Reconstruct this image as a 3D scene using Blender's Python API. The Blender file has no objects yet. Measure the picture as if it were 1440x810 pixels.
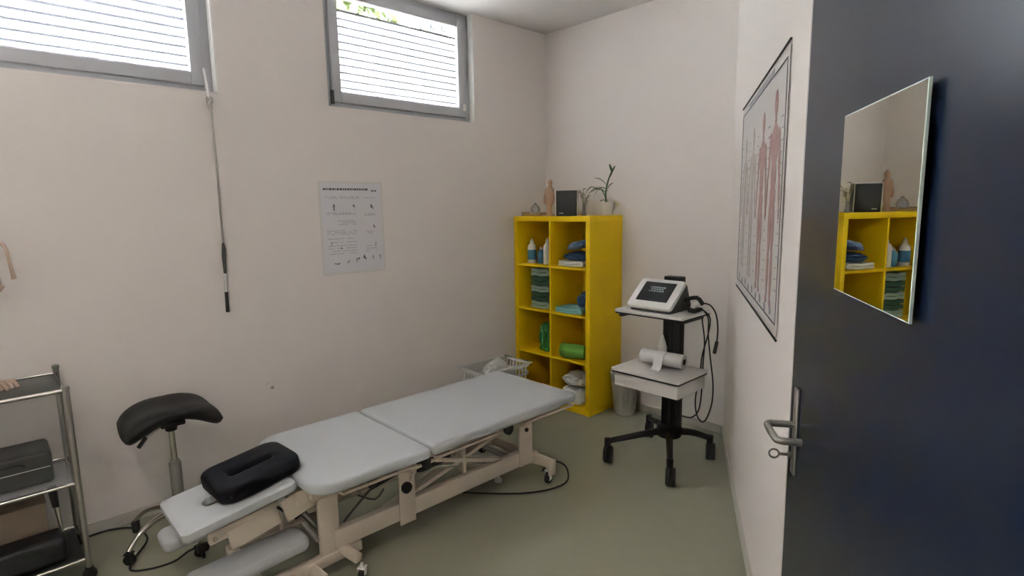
import bpy, bmesh, math, random
from mathutils import Vector, Matrix, noise
random.seed(7)
C = bpy.context.scene.collection
SC = bpy.context.scene
PI = math.pi

# ------------------------------------------------------------------ camera, world, exposure
cam_data = bpy.data.cameras.new('camera')
cam = bpy.data.objects.new('camera', cam_data)
C.objects.link(cam)
cam_data.sensor_width = 36
cam_data.lens = 36 * 791.28 / 1440
cam_data.clip_start = 0.02
yaw, pit, rol = -0.8101, -0.1425, -0.0168
Fv = Vector((math.sin(yaw) * math.cos(pit), math.cos(yaw) * math.cos(pit), math.sin(pit)))
R0 = Vector((math.cos(yaw), -math.sin(yaw), 0))
U0 = R0.cross(Fv)
Rv = math.cos(rol) * R0 + math.sin(rol) * U0
Uv = -math.sin(rol) * R0 + math.cos(rol) * U0
mw = Matrix((Rv, Uv, -Fv)).transposed().to_4x4()
mw.translation = Vector((3.2676, -3.5287, 1.542))
cam.matrix_world = mw
SC.camera = cam
SC.view_settings.view_transform = 'Standard'
SC.view_settings.look = 'None'
SC.view_settings.exposure = 2.28
SC.view_settings.gamma = 1.0
SC.view_settings.use_curve_mapping = False

world = bpy.data.worlds.new('overcast_sky')
SC.world = world
world.use_nodes = True
wn = world.node_tree
wn.nodes['Background'].inputs[0].default_value = (0.93, 0.97, 1.0, 1)
wn.nodes['Background'].inputs[1].default_value = 15.0

def area(name, loc, target, size, power, color):
    l = bpy.data.lights.new(name, 'AREA')
    l.shape = 'RECTANGLE'; l.size, l.size_y = size
    l.energy = power; l.color = color
    o = bpy.data.objects.new(name, l); C.objects.link(o)
    o.location = loc
    o.rotation_euler = (Vector(target) - Vector(loc)).to_track_quat('-Z', 'Y').to_euler()
    return o
# added fill lamp, unseen behind the camera (its housing is built further down)
area('added_fill_light', (2.15, -3.95, 2.86), (2.15, -3.95, 0), (1.15, 0.25), 3, (1.0, 0.93, 0.84))

# ------------------------------------------------------------------ materials
MATS = {}
def mat(name, col, rough=0.5, metal=0.0, spec=0.5, var=0.04, scale=8.0, bump=0.0, bscale=60.0, trans=0.0, coat=0.0, sheen=0.0, col2=None):
    if name in MATS: return MATS[name]
    m = bpy.data.materials.new(name); m.use_nodes = True
    nt = m.node_tree; b = nt.nodes['Principled BSDF']
    b.inputs['Roughness'].default_value = rough
    b.inputs['Metallic'].default_value = metal
    b.inputs['Specular IOR Level'].default_value = spec
    b.inputs['Coat Weight'].default_value = coat
    b.inputs['Sheen Weight'].default_value = sheen
    b.inputs['Transmission Weight'].default_value = trans
    tc = nt.nodes.new('ShaderNodeTexCoord')
    n = nt.nodes.new('ShaderNodeTexNoise'); n.inputs['Scale'].default_value = scale; n.inputs['Detail'].default_value = 4
    nt.links.new(tc.outputs['Object'], n.inputs['Vector'])
    r = nt.nodes.new('ShaderNodeMix'); r.data_type = 'RGBA'
    c1 = tuple(max(0, c * (1 - var)) for c in col) + (1,)
    c2 = tuple(min(1, c * (1 + var)) for c in (col2 or col)) + (1,)
    r.inputs['A'].default_value = c1; r.inputs['B'].default_value = c2
    nt.links.new(n.outputs['Fac'], r.inputs['Factor'])
    nt.links.new(r.outputs['Result'], b.inputs['Base Color'])
    if bump:
        n2 = nt.nodes.new('ShaderNodeTexNoise'); n2.inputs['Scale'].default_value = bscale; n2.inputs['Detail'].default_value = 3
        nt.links.new(tc.outputs['Object'], n2.inputs['Vector'])
        bp = nt.nodes.new('ShaderNodeBump'); bp.inputs['Strength'].default_value = bump; bp.inputs['Distance'].default_value = 0.004
        nt.links.new(n2.outputs['Fac'], bp.inputs['Height'])
        nt.links.new(bp.outputs['Normal'], b.inputs['Normal'])
    MATS[name] = m
    return m

M_wall = mat('wall_paint', (0.81, 0.75, 0.715), 0.85, var=0.015, scale=1.5, bump=0.15, bscale=90)
M_ceil = mat('ceiling_paint', (0.76, 0.72, 0.70), 0.9, var=0.01, bump=0.1, bscale=80)
M_floor = mat('linoleum', (0.33, 0.32, 0.24), 0.36, spec=0.45, var=0.05, scale=5, bump=0.03, bscale=25, col2=(0.345, 0.335, 0.25))
M_base = mat('skirting_paint', (0.58, 0.55, 0.50), 0.6)
M_frame = mat('window_plastic', (0.50, 0.50, 0.53), 0.45)
M_reveal = mat('reveal_plaster', (0.80, 0.79, 0.76), 0.8)
M_metal = mat('brushed_metal', (0.42, 0.40, 0.38), 0.35, 0.9)
M_chrome = mat('chrome', (0.75, 0.73, 0.70), 0.15, 1.0, var=0.02)
M_dark = mat('dark_plastic', (0.018, 0.018, 0.02), 0.5)
M_black = mat('black_metal', (0.015, 0.015, 0.018), 0.42)
M_rubber = mat('rubber', (0.02, 0.02, 0.02), 0.7)
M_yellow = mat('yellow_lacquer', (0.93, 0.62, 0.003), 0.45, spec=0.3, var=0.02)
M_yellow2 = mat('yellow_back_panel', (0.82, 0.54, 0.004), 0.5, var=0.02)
M_vinyl = mat('grey_vinyl', (0.50, 0.515, 0.53), 0.45, spec=0.4, var=0.02, scale=3, bump=0.06, bscale=140)
M_cream = mat('cream_powder_coat', (0.68, 0.58, 0.48), 0.4, var=0.03)
M_cushion = mat('black_foam_cover', (0.006, 0.006, 0.009), 0.62, spec=0.16, bump=0.1, bscale=80)
M_leather = mat('black_leather', (0.014, 0.014, 0.014), 0.5, spec=0.3, bump=0.12, bscale=120)
M_door = mat('blue_door_lacquer', (0.005, 0.009, 0.023), 0.27, spec=0.40, var=0.04, scale=1.5, bump=0.015, bscale=30)
M_white = mat('white_plastic', (0.80, 0.78, 0.76), 0.4, var=0.02)
M_paper = mat('white_paper', (0.72, 0.70, 0.73), 0.6, var=0.02)
M_tray = mat('pale_laminate', (0.72, 0.68, 0.65), 0.45, var=0.02)
M_bin = mat('bin_plastic', (0.56, 0.53, 0.48), 0.5, var=0.02)
M_cloth = mat('white_cloth', (0.66, 0.65, 0.63), 0.9, bump=0.4, bscale=200, sheen=0.2)
M_blue = mat('blue_towel', (0.13, 0.22, 0.40), 0.95, bump=0.5, bscale=220, sheen=0.3)
M_navy = mat('navy_cloth', (0.03, 0.07, 0.16), 0.95, bump=0.5, bscale=220)
M_teal = mat('pale_teal_cloth', (0.24, 0.50, 0.50), 0.95, bump=0.5, bscale=220)
M_green = mat('green_plastic', (0.06, 0.34, 0.08), 0.4, bump=0.3, bscale=40)
M_lime = mat('lime_cloth', (0.17, 0.42, 0.06), 0.8, bump=0.4, bscale=150)
M_dgreen = mat('dark_green_towel', (0.05, 0.12, 0.07), 0.95, bump=0.5, bscale=200)
M_sage = mat('sage_towel', (0.30, 0.40, 0.32), 0.95, bump=0.5, bscale=200)
M_label = mat('blue_label', (0.06, 0.25, 0.45), 0.4)
M_bone = mat('tan_resin', (0.48, 0.30, 0.19), 0.5, var=0.12, scale=30)
M_wood = mat('pale_wood', (0.50, 0.33, 0.18), 0.5, var=0.12, scale=25)
M_leaf = mat('leaf', (0.06, 0.12, 0.035), 0.45, var=0.25, scale=20)
M_leaf2 = mat('dry_leaf', (0.20, 0.19, 0.10), 0.6, var=0.3, scale=30)
M_soil = mat('soil', (0.05, 0.035, 0.025), 0.95, bump=0.8, bscale=80)
M_smoke = mat('grey_shelf_plastic', (0.060, 0.060, 0.056), 0.4)
M_glassy = mat('smoked_sheet', (0.16, 0.155, 0.14), 0.3)
M_tan = mat('brown_card', (0.27, 0.20, 0.14), 0.8)
M_skin = mat('pink_resin', (0.52, 0.38, 0.30), 0.5, var=0.08)
M_print = mat('grey_print', (0.10, 0.10, 0.13), 0.7)
M_print2 = mat('pale_print', (0.36, 0.35, 0.38), 0.7)
M_red = mat('muscle_print', (0.42, 0.26, 0.24), 0.7, var=0.3, scale=60)
M_ske = mat('skeleton_print', (0.50, 0.44, 0.42), 0.7, var=0.2, scale=60)
M_foliage = mat('garden_foliage', (0.018, 0.034, 0.004), 0.6, var=0.4, scale=6, col2=(0.045, 0.06, 0.012))
M_mirror = mat('mirror_silver', (0.86, 0.86, 0.80), 0.01, 1.0, var=0.0)
M_medge = mat('mirror_glass_edge', (0.60, 0.68, 0.64), 0.2)
M_stain = mat('wall_scuff', (0.44, 0.40, 0.35), 0.9)
M_screen = mat('dark_screen', (0.012, 0.013, 0.018), 0.15)

def blind_material():
    m = bpy.data.materials.new('pleated_fabric'); m.use_nodes = True
    nt = m.node_tree; nt.nodes.clear()
    out = nt.nodes.new('ShaderNodeOutputMaterial')
    d = nt.nodes.new('ShaderNodeBsdfDiffuse'); d.inputs[0].default_value = (0.75, 0.75, 0.77, 1)
    t = nt.nodes.new('ShaderNodeBsdfTranslucent'); t.inputs[0].default_value = (0.9, 0.9, 0.93, 1)
    tc = nt.nodes.new('ShaderNodeTexCoord'); n = nt.nodes.new('ShaderNodeTexNoise'); n.inputs['Scale'].default_value = 200
    nt.links.new(tc.outputs['Object'], n.inputs['Vector'])
    mr = nt.nodes.new('ShaderNodeMapRange'); mr.inputs['To Min'].default_value = 0.80; mr.inputs['To Max'].default_value = 0.86
    nt.links.new(n.outputs['Fac'], mr.inputs['Value'])
    mx = nt.nodes.new('ShaderNodeMixShader')
    nt.links.new(mr.outputs['Result'], mx.inputs['Fac'])
    nt.links.new(d.outputs[0], mx.inputs[1]); nt.links.new(t.outputs[0], mx.inputs[2])
    # crease stripes: doubled fabric, darkened further to put pleat shading into the colour
    sp = nt.nodes.new('ShaderNodeSeparateXYZ'); nt.links.new(tc.outputs['Object'], sp.inputs[0])
    mu = nt.nodes.new('ShaderNodeMath'); mu.operation = 'DIVIDE'; mu.inputs[1].default_value = 0.045
    nt.links.new(sp.outputs['Z'], mu.inputs[0])
    frn = nt.nodes.new('ShaderNodeMath'); frn.operation = 'FRACT'; nt.links.new(mu.outputs[0], frn.inputs[0])
    lt = nt.nodes.new('ShaderNodeMath'); lt.operation = 'LESS_THAN'; lt.inputs[1].default_value = 0.30; nt.links.new(frn.outputs[0], lt.inputs[0])
    cm = nt.nodes.new('ShaderNodeMix'); cm.data_type = 'RGBA'
    cm.inputs['A'].default_value = (0.9, 0.9, 0.93, 1); cm.inputs['B'].default_value = (0.03, 0.03, 0.035, 1)
    nt.links.new(lt.outputs[0], cm.inputs['Factor']); nt.links.new(cm.outputs['Result'], t.inputs[0])
    nt.links.new(mx.outputs[0], out.inputs['Surface'])
    return m
M_blind = blind_material()
def glass_material():
    m = bpy.data.materials.new('window_glass'); m.use_nodes = True
    nt = m.node_tree; nt.nodes.clear()
    out = nt.nodes.new('ShaderNodeOutputMaterial')
    tr = nt.nodes.new('ShaderNodeBsdfTransparent'); tr.inputs[0].default_value = (0.96, 0.98, 0.97, 1)
    g = nt.nodes.new('ShaderNodeBsdfGlossy'); g.inputs['Roughness'].default_value = 0.02
    fr = nt.nodes.new('ShaderNodeFresnel'); fr.inputs[0].default_value = 1.45
    mx = nt.nodes.new('ShaderNodeMixShader')
    nt.links.new(fr.outputs[0], mx.inputs['Fac']); nt.links.new(tr.outputs[0], mx.inputs[1]); nt.links.new(g.outputs[0], mx.inputs[2])
    nt.links.new(mx.outputs[0], out.inputs['Surface'])
    return m
M_glass = glass_material()
def clear_material():
    m = bpy.data.materials.new('clear_plastic'); m.use_nodes = True
    nt = m.node_tree; nt.nodes.clear()
    out = nt.nodes.new('ShaderNodeOutputMaterial')
    tr = nt.nodes.new('ShaderNodeBsdfTransparent'); tr.inputs[0].default_value = (0.93, 0.93, 0.95, 1)
    g = nt.nodes.new('ShaderNodeBsdfPrincipled'); g.inputs['Base Color'].default_value = (0.62, 0.62, 0.66, 1); g.inputs['Roughness'].default_value = 0.25
    mx = nt.nodes.new('ShaderNodeMixShader'); mx.inputs['Fac'].default_value = 0.35
    nt.links.new(tr.outputs[0], mx.inputs[1]); nt.links.new(g.outputs[0], mx.inputs[2])
    nt.links.new(mx.outputs[0], out.inputs['Surface'])
    return m
M_clear = clear_material()

# ------------------------------------------------------------------ helpers
def thing(name, label, cat, loc=(0, 0, 0), group=None):
    o = bpy.data.objects.new(name, None); C.objects.link(o)
    o.empty_display_size = 0.05
    o.location = loc; o['label'] = label; o['category'] = cat
    if group: o['group'] = group
    return o

def wloc(o):
    p = Vector((0, 0, 0))
    while o is not None:
        p += o.location; o = o.parent
    return p

def tag(o, label, cat, group=None):
    o['label'] = label; o['category'] = cat
    if group: o['group'] = group
    return o

class MB:
    """collects shapes in world coordinates; build() links them as one mesh object"""
    def __init__(self): self.bm = bmesh.new()
    def _new(self, n0):
        self.bm.verts.ensure_lookup_table(); return self.bm.verts[n0:]
    def box(self, c, s, bev=0.0, mtx=None, seg=2):
        b = bmesh.new(); bmesh.ops.create_cube(b, size=1)
        for v in b.verts: v.co = Vector((v.co.x * s[0], v.co.y * s[1], v.co.z * s[2]))
        if bev > 0:
            bmesh.ops.bevel(b, geom=b.edges[:], offset=bev, segments=seg, affect='EDGES', profile=0.5)
        T = Matrix.Translation(Vector(c)) @ (mtx.to_4x4() if mtx else Matrix.Identity(4))
        b.transform(T); self._merge(b); return self
    def _merge(self, b):
        me = bpy.data.meshes.new('tmp'); b.to_mesh(me); b.free()
        self.bm.from_mesh(me); bpy.data.meshes.remove(me)
    def beam(self, a, b_, w, h, bev=0.004, up=(0, 0, 1)):
        a = Vector(a); b_ = Vector(b_); d = b_ - a
        y = d.normalized(); x = y.cross(Vector(up)).normalized(); z = x.cross(y)
        R = Matrix((x, y, z)).transposed()
        return self.box((a + b_) / 2, (w, d.length, h), bev, R)
    def tube(self, pts, r, seg=10, smooth=0, closed=False, caps=True, radii=None):
        P = [Vector(p) for p in pts]
        RR = list(radii) if radii else [r] * len(P)
        if smooth:
            Q = []; Rn = []
            n = len(P)
            for i in range(n if closed else n - 1):
                p0 = P[(i - 1) % n] if closed or i > 0 else P[0]
                p1 = P[i]; p2 = P[(i + 1) % n]
                p3 = P[(i + 2) % n] if closed or i + 2 < n else P[-1]
                for k in range(smooth):
                    t = k / smooth
                    Q.append(0.5 * ((2 * p1) + (-p0 + p2) * t + (2 * p0 - 5 * p1 + 4 * p2 - p3) * t * t + (-p0 + 3 * p1 - 3 * p2 + p3) * t ** 3))
                    Rn.append(RR[i] * (1 - t) + RR[(i + 1) % n] * t)
            if not closed: Q.append(P[-1]); Rn.append(RR[-1])
            P = Q; RR = Rn
        n = len(P); rings = []
        prev = None
        for i in range(n):
            a = P[(i - 1) % n] if closed or i > 0 else P[i]
            b = P[(i + 1) % n] if closed or i < n - 1 else P[i]
            t = (b - a).normalized() if (b - a).length > 1e-9 else Vector((0, 0, 1))
            if prev is None:
                ref = Vector((0, 0, 1)) if abs(t.z) < 0.9 else Vector((1, 0, 0))
                u = t.cross(ref).normalized()
            else:
                u = (prev - t * prev.dot(t))
                u = u.normalized() if u.length > 1e-6 else t.orthogonal().normalized()
            prev = u; w = t.cross(u)
            rings.append([self.bm.verts.new(P[i] + (u * math.cos(2 * PI * k / seg) + w * math.sin(2 * PI * k / seg)) * RR[i]) for k in range(seg)])
        for i in range(n if closed else n - 1):
            A = rings[i]; B = rings[(i + 1) % n]
            for k in range(seg):
                self.bm.faces.new((A[k], A[(k + 1) % seg], B[(k + 1) % seg], B[k]))
        if caps and not closed:
            self.bm.faces.new(rings[0][::-1]); self.bm.faces.new(rings[-1])
        return self
    def lathe(self, prof, c, seg=24, mtx=None, caps=True):
        c = Vector(c); R = mtx or Matrix.Identity(3); rings = []
        for r, z in prof:
            rings.append([self.bm.verts.new(c + R @ Vector((r * math.cos(2 * PI * k / seg), r * math.sin(2 * PI * k / seg), z))) for k in range(seg)])
        for A, B in zip(rings, rings[1:]):
            for k in range(seg): self.bm.faces.new((A[k], A[(k + 1) % seg], B[(k + 1) % seg], B[k]))
        if caps:
            self.bm.faces.new(rings[0][::-1]); self.bm.faces.new(rings[-1])
        return self
    def slab(self, outline, z0, z1, bev=0.01, mtx=None, seg=3, loc=(0, 0, 0)):
        b = bmesh.new()
        lo = [b.verts.new((x, y, z0)) for x, y in outline]
        f = b.faces.new(lo)
        ex = bmesh.ops.extrude_face_region(b, geom=[f])
        for v in [g for g in ex['geom'] if isinstance(g, bmesh.types.BMVert)]: v.co.z = z1
        bmesh.ops.recalc_face_normals(b, faces=b.faces[:])
        if bev > 0:
            es = [e for e in b.edges if abs(e.verts[0].co.z - e.verts[1].co.z) < 1e-6]
            bmesh.ops.bevel(b, geom=es, offset=bev, segments=seg, affect='EDGES', profile=0.5)
        b.transform(Matrix.Translation(Vector(loc)) @ (mtx.to_4x4() if mtx else Matrix.Identity(4)))
        self._merge(b); return self
    def ribbon(self, path, th, width, origin, mtx=None, seg=6):
        """flat strip following a 2D path (u,z), extruded along local y"""
        n = len(path); O = Vector(origin); R = mtx or Matrix.Identity(3)
        left = []; right = []
        for i in range(n):
            a = Vector(path[max(i - 1, 0)]); b = Vector(path[min(i + 1, n - 1)])
            d = (b - a).normalized(); nn = Vector((-d.y, d.x)); p = Vector(path[i])
            left.append(p + nn * th / 2); right.append(p - nn * th / 2)
        loop = left + right[::-1]
        rows = []
        for k in range(seg + 1):
            y = width * (k / seg - 0.5)
            rows.append([self.bm.verts.new(O + R @ Vector((p.x, y, p.y))) for p in loop])
        m = len(loop)
        for A, B in zip(rows, rows[1:]):
            for k in range(m): self.bm.faces.new((A[k], A[(k + 1) % m], B[(k + 1) % m], B[k]))
        for row, rev in ((rows[0], False), (rows[-1], True)):
            for i in range(n - 1):
                q = (row[i], row[i + 1], row[m - 2 - i], row[m - 1 - i])
                self.bm.faces.new(q[::-1] if rev else q)
        return self
    def jitter(self, amp, scale=10):
        for v in self.bm.verts:
            v.co += Vector((noise.noise(v.co * scale), noise.noise(v.co * scale + Vector((9, 3, 1))), noise.noise(v.co * scale + Vector((2, 7, 5))))) * amp
        return self
    def build(self, name, m, parent=None, smooth=True, label=None, loc=None):
        bmesh.ops.recalc_face_normals(self.bm, faces=self.bm.faces[:])
        me = bpy.data.meshes.new(name)
        if parent is not None: off = wloc(parent)
        elif loc is not None: off = Vector(loc)
        else:
            xs = [v.co for v in self.bm.verts]
            off = Vector(((min(v.x for v in xs) + max(v.x for v in xs)) / 2, (min(v.y for v in xs) + max(v.y for v in xs)) / 2, min(v.z for v in xs)))
        bmesh.ops.translate(self.bm, verts=self.bm.verts[:], vec=-off)
        if smooth:
            for f in self.bm.faces: f.smooth = True
            for e in self.bm.edges:
                if len(e.link_faces) == 2 and e.calc_face_angle(0) > math.radians(38): e.smooth = False
        self.bm.to_mesh(me); self.bm.free()
        me.materials.append(m)
        o = bpy.data.objects.new(name, me); C.objects.link(o)
        if parent is not None: o.parent = parent
        else: o.location = off
        if label: o['label'] = label
        return o
    def struct(self, name, m, parent=None):
        o = self.build(name, m, parent, smooth=False)
        if parent is None: o['kind'] = 'structure'
        return o

def rrect(w, h, r, n=5, cx=0, cy=0):
    pts = []
    for sx, sy, a0 in ((1, 1, 0), (-1, 1, 90), (-1, -1, 180), (1, -1, 270)):
        for k in range(n + 1):
            a = math.radians(a0 + 90 * k / n)
            pts.append((cx + sx * (w / 2 - r) + r * math.cos(a), cy + sy * (h / 2 - r) + r * math.sin(a)))
    return pts

def ring_cushion(mb, w, h, r, iw, ih, ir, z0, z1, mtx, loc, n=8, m=12, ioff=0.0):
    o = rrect(w, h, r, n); i = rrect(iw, ih, ir, n, 0, ioff)
    N = len(o); rows = []
    zc = (z0 + z1) / 2; hz = (z1 - z0) / 2; L = Vector(loc)
    for a, b in zip(o, i):
        row = []
        for k in range(m):
            t = 2 * PI * k / m
            cs = math.copysign(abs(math.cos(t)) ** 0.55, math.cos(t)); sn = math.copysign(abs(math.sin(t)) ** 0.55, math.sin(t))
            f = (1 + cs) / 2
            row.append(mb.bm.verts.new(L + mtx @ Vector((b[0] + (a[0] - b[0]) * f, b[1] + (a[1] - b[1]) * f, zc + hz * sn))))
        rows.append(row)
    for q in range(N):
        A = rows[q]; B = rows[(q + 1) % N]
        for k in range(m): mb.bm.faces.new((A[k], A[(k + 1) % m], B[(k + 1) % m], B[k]))

def rotz(a): return Matrix.Rotation(a, 3, 'Z')
def rotx(a): return Matrix.Rotation(a, 3, 'X')
def roty(a): return Matrix.Rotation(a, 3, 'Y')

# ------------------------------------------------------------------ room shell
H = 2.92
WX = 1.6092; TH = 0.5209
dR = Vector((math.sin(TH), -math.cos(TH), 0)); nR = Vector((-math.cos(TH), -math.sin(TH), 0))
def RW(t, z, off=0.0): return Vector((WX, 0, 0)) + dR * t + nR * off + Vector((0, 0, z))
RR = Matrix((dR, nR, Vector((0, 0, 1)))).transposed()      # local x along wall, y out of wall

YR = -5.55
xr = (RW(6.4, 0)).x
def poly_prism(name, pts, z0, z1, m):
    b = MB(); b.slab(pts, z0, z1, 0); return b.struct(name, m)
plan = [(-0.32, YR - 0.15), (xr + 0.3, YR - 0.15), (xr + 0.3, YR), (WX + 0.35, 0.2), (-0.32, 0.2)]
poly_prism('floor', plan, -0.12, 0.0, M_floor)
poly_prism('ceiling', plan, H, H + 0.15, M_ceil)
# window wall: x from -0.30 to 0, two seen openings and an added one, all reaching the ceiling
W3_added = (-5.25, -3.95); W1 = (-3.74, -2.515); W2 = (-1.905, -0.762); ZS = 2.15
b = MB()
b.box((-0.15, (YR + 0.2) / 2, ZS / 2), (0.3, 0.2 - YR, ZS))
for y0, y1 in ((YR, W3_added[0]), (W3_added[1], W1[0]), (W1[1], W2[0]), (W2[1], 0.2)):
    b.box((-0.15, (y0 + y1) / 2, (ZS + H) / 2), (0.3, y1 - y0, H - ZS))
b.struct('wall_left', M_wall)
b = MB(); b.box(((WX + 0.2) / 2, 0.09, H / 2), (WX + 0.2, 0.18, H)); b.struct('wall_back', M_wall)
T0, T1 = 2.175, 3.34
pts = [RW(0, 0), RW(T0, 0), RW(T0, 0, -0.13), RW(T1, 0, -0.13), RW(T1, 0), RW(6.6, 0), RW(6.6, 0, -0.3), RW(0, 0, -0.3)]
poly_prism('wall_right', [(p.x, p.y) for p in pts], 0, H, M_wall)
b = MB(); b.box(((xr) / 2, YR - 0.075, H / 2), (xr + 0.6, 0.15, H)); b.struct('wall_rear', M_wall)
# skirting
b = MB(); b.box((0.006, YR / 2, 0.0275), (0.012, -YR, 0.055), 0.002); b.struct('baseboard_left', M_base)
b = MB(); b.box((WX / 2, -0.006, 0.0275), (WX, 0.012, 0.055), 0.002); b.struct('baseboard_back', M_base)
b = MB(); b.box(RW(T0 / 2, 0.0275, 0.006), (T0 - 0.02, 0.012, 0.055), 0.002, RR); b.struct('baseboard_right', M_base)

def window(n, y0, y1, ztop, blind_top, hinge):
    w = thing('window_%d' % n, '', '', (-0.09, (y0 + y1) / 2, ZS)); del w['label']; del w['category']; w['kind'] = 'structure'
    fx = -0.10; zb = ZS + 0.012; yc = (y0 + y1) / 2; L = y1 - y0
    b = MB()                                                            # fixed outer frame
    for yy in (y0 + 0.026, y1 - 0.026): b.box((fx, yy, (zb + H) / 2), (0.07, 0.048, H - zb), 0.004)
    b.box((fx, yc, zb + 0.018), (0.07, L - 0.1, 0.036), 0.004)
    b.box((fx, yc, H - 0.02), (0.07, L - 0.1, 0.036), 0.004)
    b.build('window_frame', M_frame, w)
    a0, a1, s0, s1 = y0 + 0.050, y1 - 0.050, zb + 0.0362, H - 0.0382
    b = MB(); sw = 0.062                                                # sash
    for yy in (a0 + sw / 2, a1 - sw / 2): b.box((fx + 0.028, yy, (s0 + s1) / 2), (0.06, sw, s1 - s0), 0.006)
    b.box((fx + 0.028, yc, s0 + sw / 2), (0.06, a1 - a0 - 2 * sw, sw), 0.006)
    b.box((fx + 0.028, yc, s1 - sw / 2), (0.06, a1 - a0 - 2 * sw, sw), 0.006)
    b.build('window_sash', M_frame, w)
    b = MB(); b.box((fx, yc, (s0 + s1) / 2), (0.006, a1 - a0 - 2 * sw + 0.02, s1 - s0 - 2 * sw + 0.02)); b.build('pane', M_glass, w)
    # pleated blind in the sash
    z0, z1 = s0 + sw + 0.006, max(blind_top, s0 + sw + 0.028)
    b = MB(); np_ = max(2, int((z1 - z0) / 0.0225)); xx = fx + 0.030
    rows = []
    for k in range(np_ + 1):
        z = z0 + (z1 - z0) * k / np_; x = xx + (0.007 if k % 2 else -0.007)
        rows.append((b.bm.verts.new((x, a0 + sw + 0.004, z)), b.bm.verts.new((x, a1 - sw - 0.004, z))))
    for A, B in zip(rows, rows[1:]): b.bm.faces.new((A[0], A[1], B[1], B[0]))
    o = b.build('pleated_blind', M_blind, w, smooth=False)
    for zz, nm in ((z0 - 0.002, 'blind_bottom_rail'), (z1 + 0.004, 'blind_top_rail')):
        b = MB(); b.box((xx, yc, zz), (0.016, a1 - a0 - 2 * sw - 0.006, 0.009), 0.002); b.build(nm, M_frame, w)
    b = MB(); b.box((-0.045, yc, ZS + 0.006), (0.088, L - 0.004, 0.012), 0.002)
    b.build('window_sill', M_wall, w)
    b = MB(); b.box((-0.03, y1 - 0.004, (ZS + H) / 2 + 0.006), (0.058, 0.008, H - ZS - 0.016)); b.build('side_reveal', M_reveal, w)
    if hinge:
        b = MB(); b.tube([(-0.035, y0 + 0.045, zb + 0.02), (-0.035, y0 + 0.045, zb + 0.10)], 0.011, 12)
        b.build('hinge', M_smoke, w, label='dark hinge barrel')
        b = MB(); b.box((-0.034, a1 - 0.02, zb + 0.105), (0.012, 0.022, 0.05), 0.004); b.build('latch', M_white, w)
    return w
window(1, W1[0], W1[1], H, 2.80, False)
window(3, W3_added[0], W3_added[1], H, 2.26, False)  # unseen third window, added to bring more daylight into the room
window(2, W2[0], W2[1], H, 2.742, True)

# ------------------------------------------------------------------ outside the windows
b = MB()
rnd = random.Random(3)
for k in range(3000):
    th = rnd.uniform(0, 2 * PI); ph = math.acos(rnd.uniform(-1, 1)); r = rnd.uniform(0.25, 1.0)
    p = Vector((-2.2 + 0.6 * r * math.sin(ph) * math.cos(th), -0.75 + 0.75 * r * math.sin(ph) * math.sin(th), 3.25 + 0.85 * r * math.cos(ph)))
    R = (rotz(rnd.uniform(0, 6)) @ rotx(rnd.uniform(0, 6)) @ roty(rnd.uniform(0, 6)))
    q = [b.bm.verts.new(p + R @ Vector(c)) for c in ((-0.085, 0, 0), (0, -0.045, 0.012), (0.085, 0, 0), (0, 0.045, 0.012))]
    b.bm.faces.new(q)
bush = thing('garden_shrub', 'bright green leafy shrub outside behind the gap over the right-hand window blind', 'shrub', (-2.2, -0.95, 2.1))
b.build('foliage', M_foliage, bush, smooth=False)
b = MB()
for dx, dy in ((0, 0), (0.25, 0.4), (-0.2, -0.45), (0.1, -0.8)):
    b.tube([(-2.2, -0.95, 2.1), (-2.2 + dx * 0.6, -0.95 + dy * 0.6, 2.7), (-2.2 + dx, -0.95 + dy, 3.3)], 0.02, 6, radii=[0.03, 0.02, 0.008])
b.build('stem', M_wood, bush)
bike = thing('railing', 'dark bent metal railing seen through the gap above the right-hand blind', 'railing', (-1.45, -0.02, 2.1))
b = MB()
for k in range(3):
    y = -0.16 + 0.13 * k
    b.tube([(-1.45, y, 2.1), (-1.45, y, 3.24), (-1.45, y + 0.03, 3.36), (-1.45, y + 0.09, 3.39), (-1.45, y + 0.11, 3.28)], 0.03, 8, smooth=4)
b.tube([(-1.45, -0.20, 3.26), (-1.45, 0.32, 3.26)], 0.022, 8)
b.build('railing_bars', M_black, bike)
b = MB(); b.box((-3.2, -2.4, 2.05), (5.6, 9.0, 0.1)); b.struct('trim_1', mat('paving_outside', (0.22, 0.21, 0.19), 0.9, var=0.1))

# ------------------------------------------------------------------ yellow shelving unit
sx0, sd, sh = 0.004, 0.39, 1.47
sw_ = 0.77
shelf = thing('shelving_unit', 'yellow open cube shelving unit with eight compartments in the room corner', 'shelf', (sx0 + sw_ / 2, -sd / 2, 0))
b = MB()
for x in (sx0 + 0.019, sx0 + sw_ - 0.019): b.box((x, -sd / 2 - 0.0005, sh / 2), (0.038, sd, sh - 0.077), 0.0015)
b.build('side_panel', M_yellow, shelf)
for z in (0.019, sh - 0.019):
    b = MB(); b.box((sx0 + sw_ / 2, -sd / 2 - 0.0005, z), (sw_, sd, 0.038), 0.0015); b.build('top_panel' if z > 1 else 'bottom_panel', M_yellow, shelf)
xc = sx0 + sw_ / 2
b = MB(); b.box((xc, -sd / 2 - 0.004, sh / 2), (0.016, sd - 0.012, sh - 0.077), 0.001); b.build('divider', M_yellow, shelf)
ZF = [0.038]
for k in (3, 2, 1):
    z = sh - 0.038 - 0.335 * k - 0.016 * (k - 1) - 0.008
    b = MB()
    for xa in ((sx0 + 0.038 + xc - 0.008) / 2, (sx0 + sw_ - 0.038 + xc + 0.008) / 2):
        b.box((xa, -sd / 2 - 0.004, z), (xc - 0.008 - sx0 - 0.038, sd - 0.012, 0.016), 0.001)
    b.build('shelf_board', M_yellow, shelf)
    ZF.append(z + 0.008)
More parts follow.
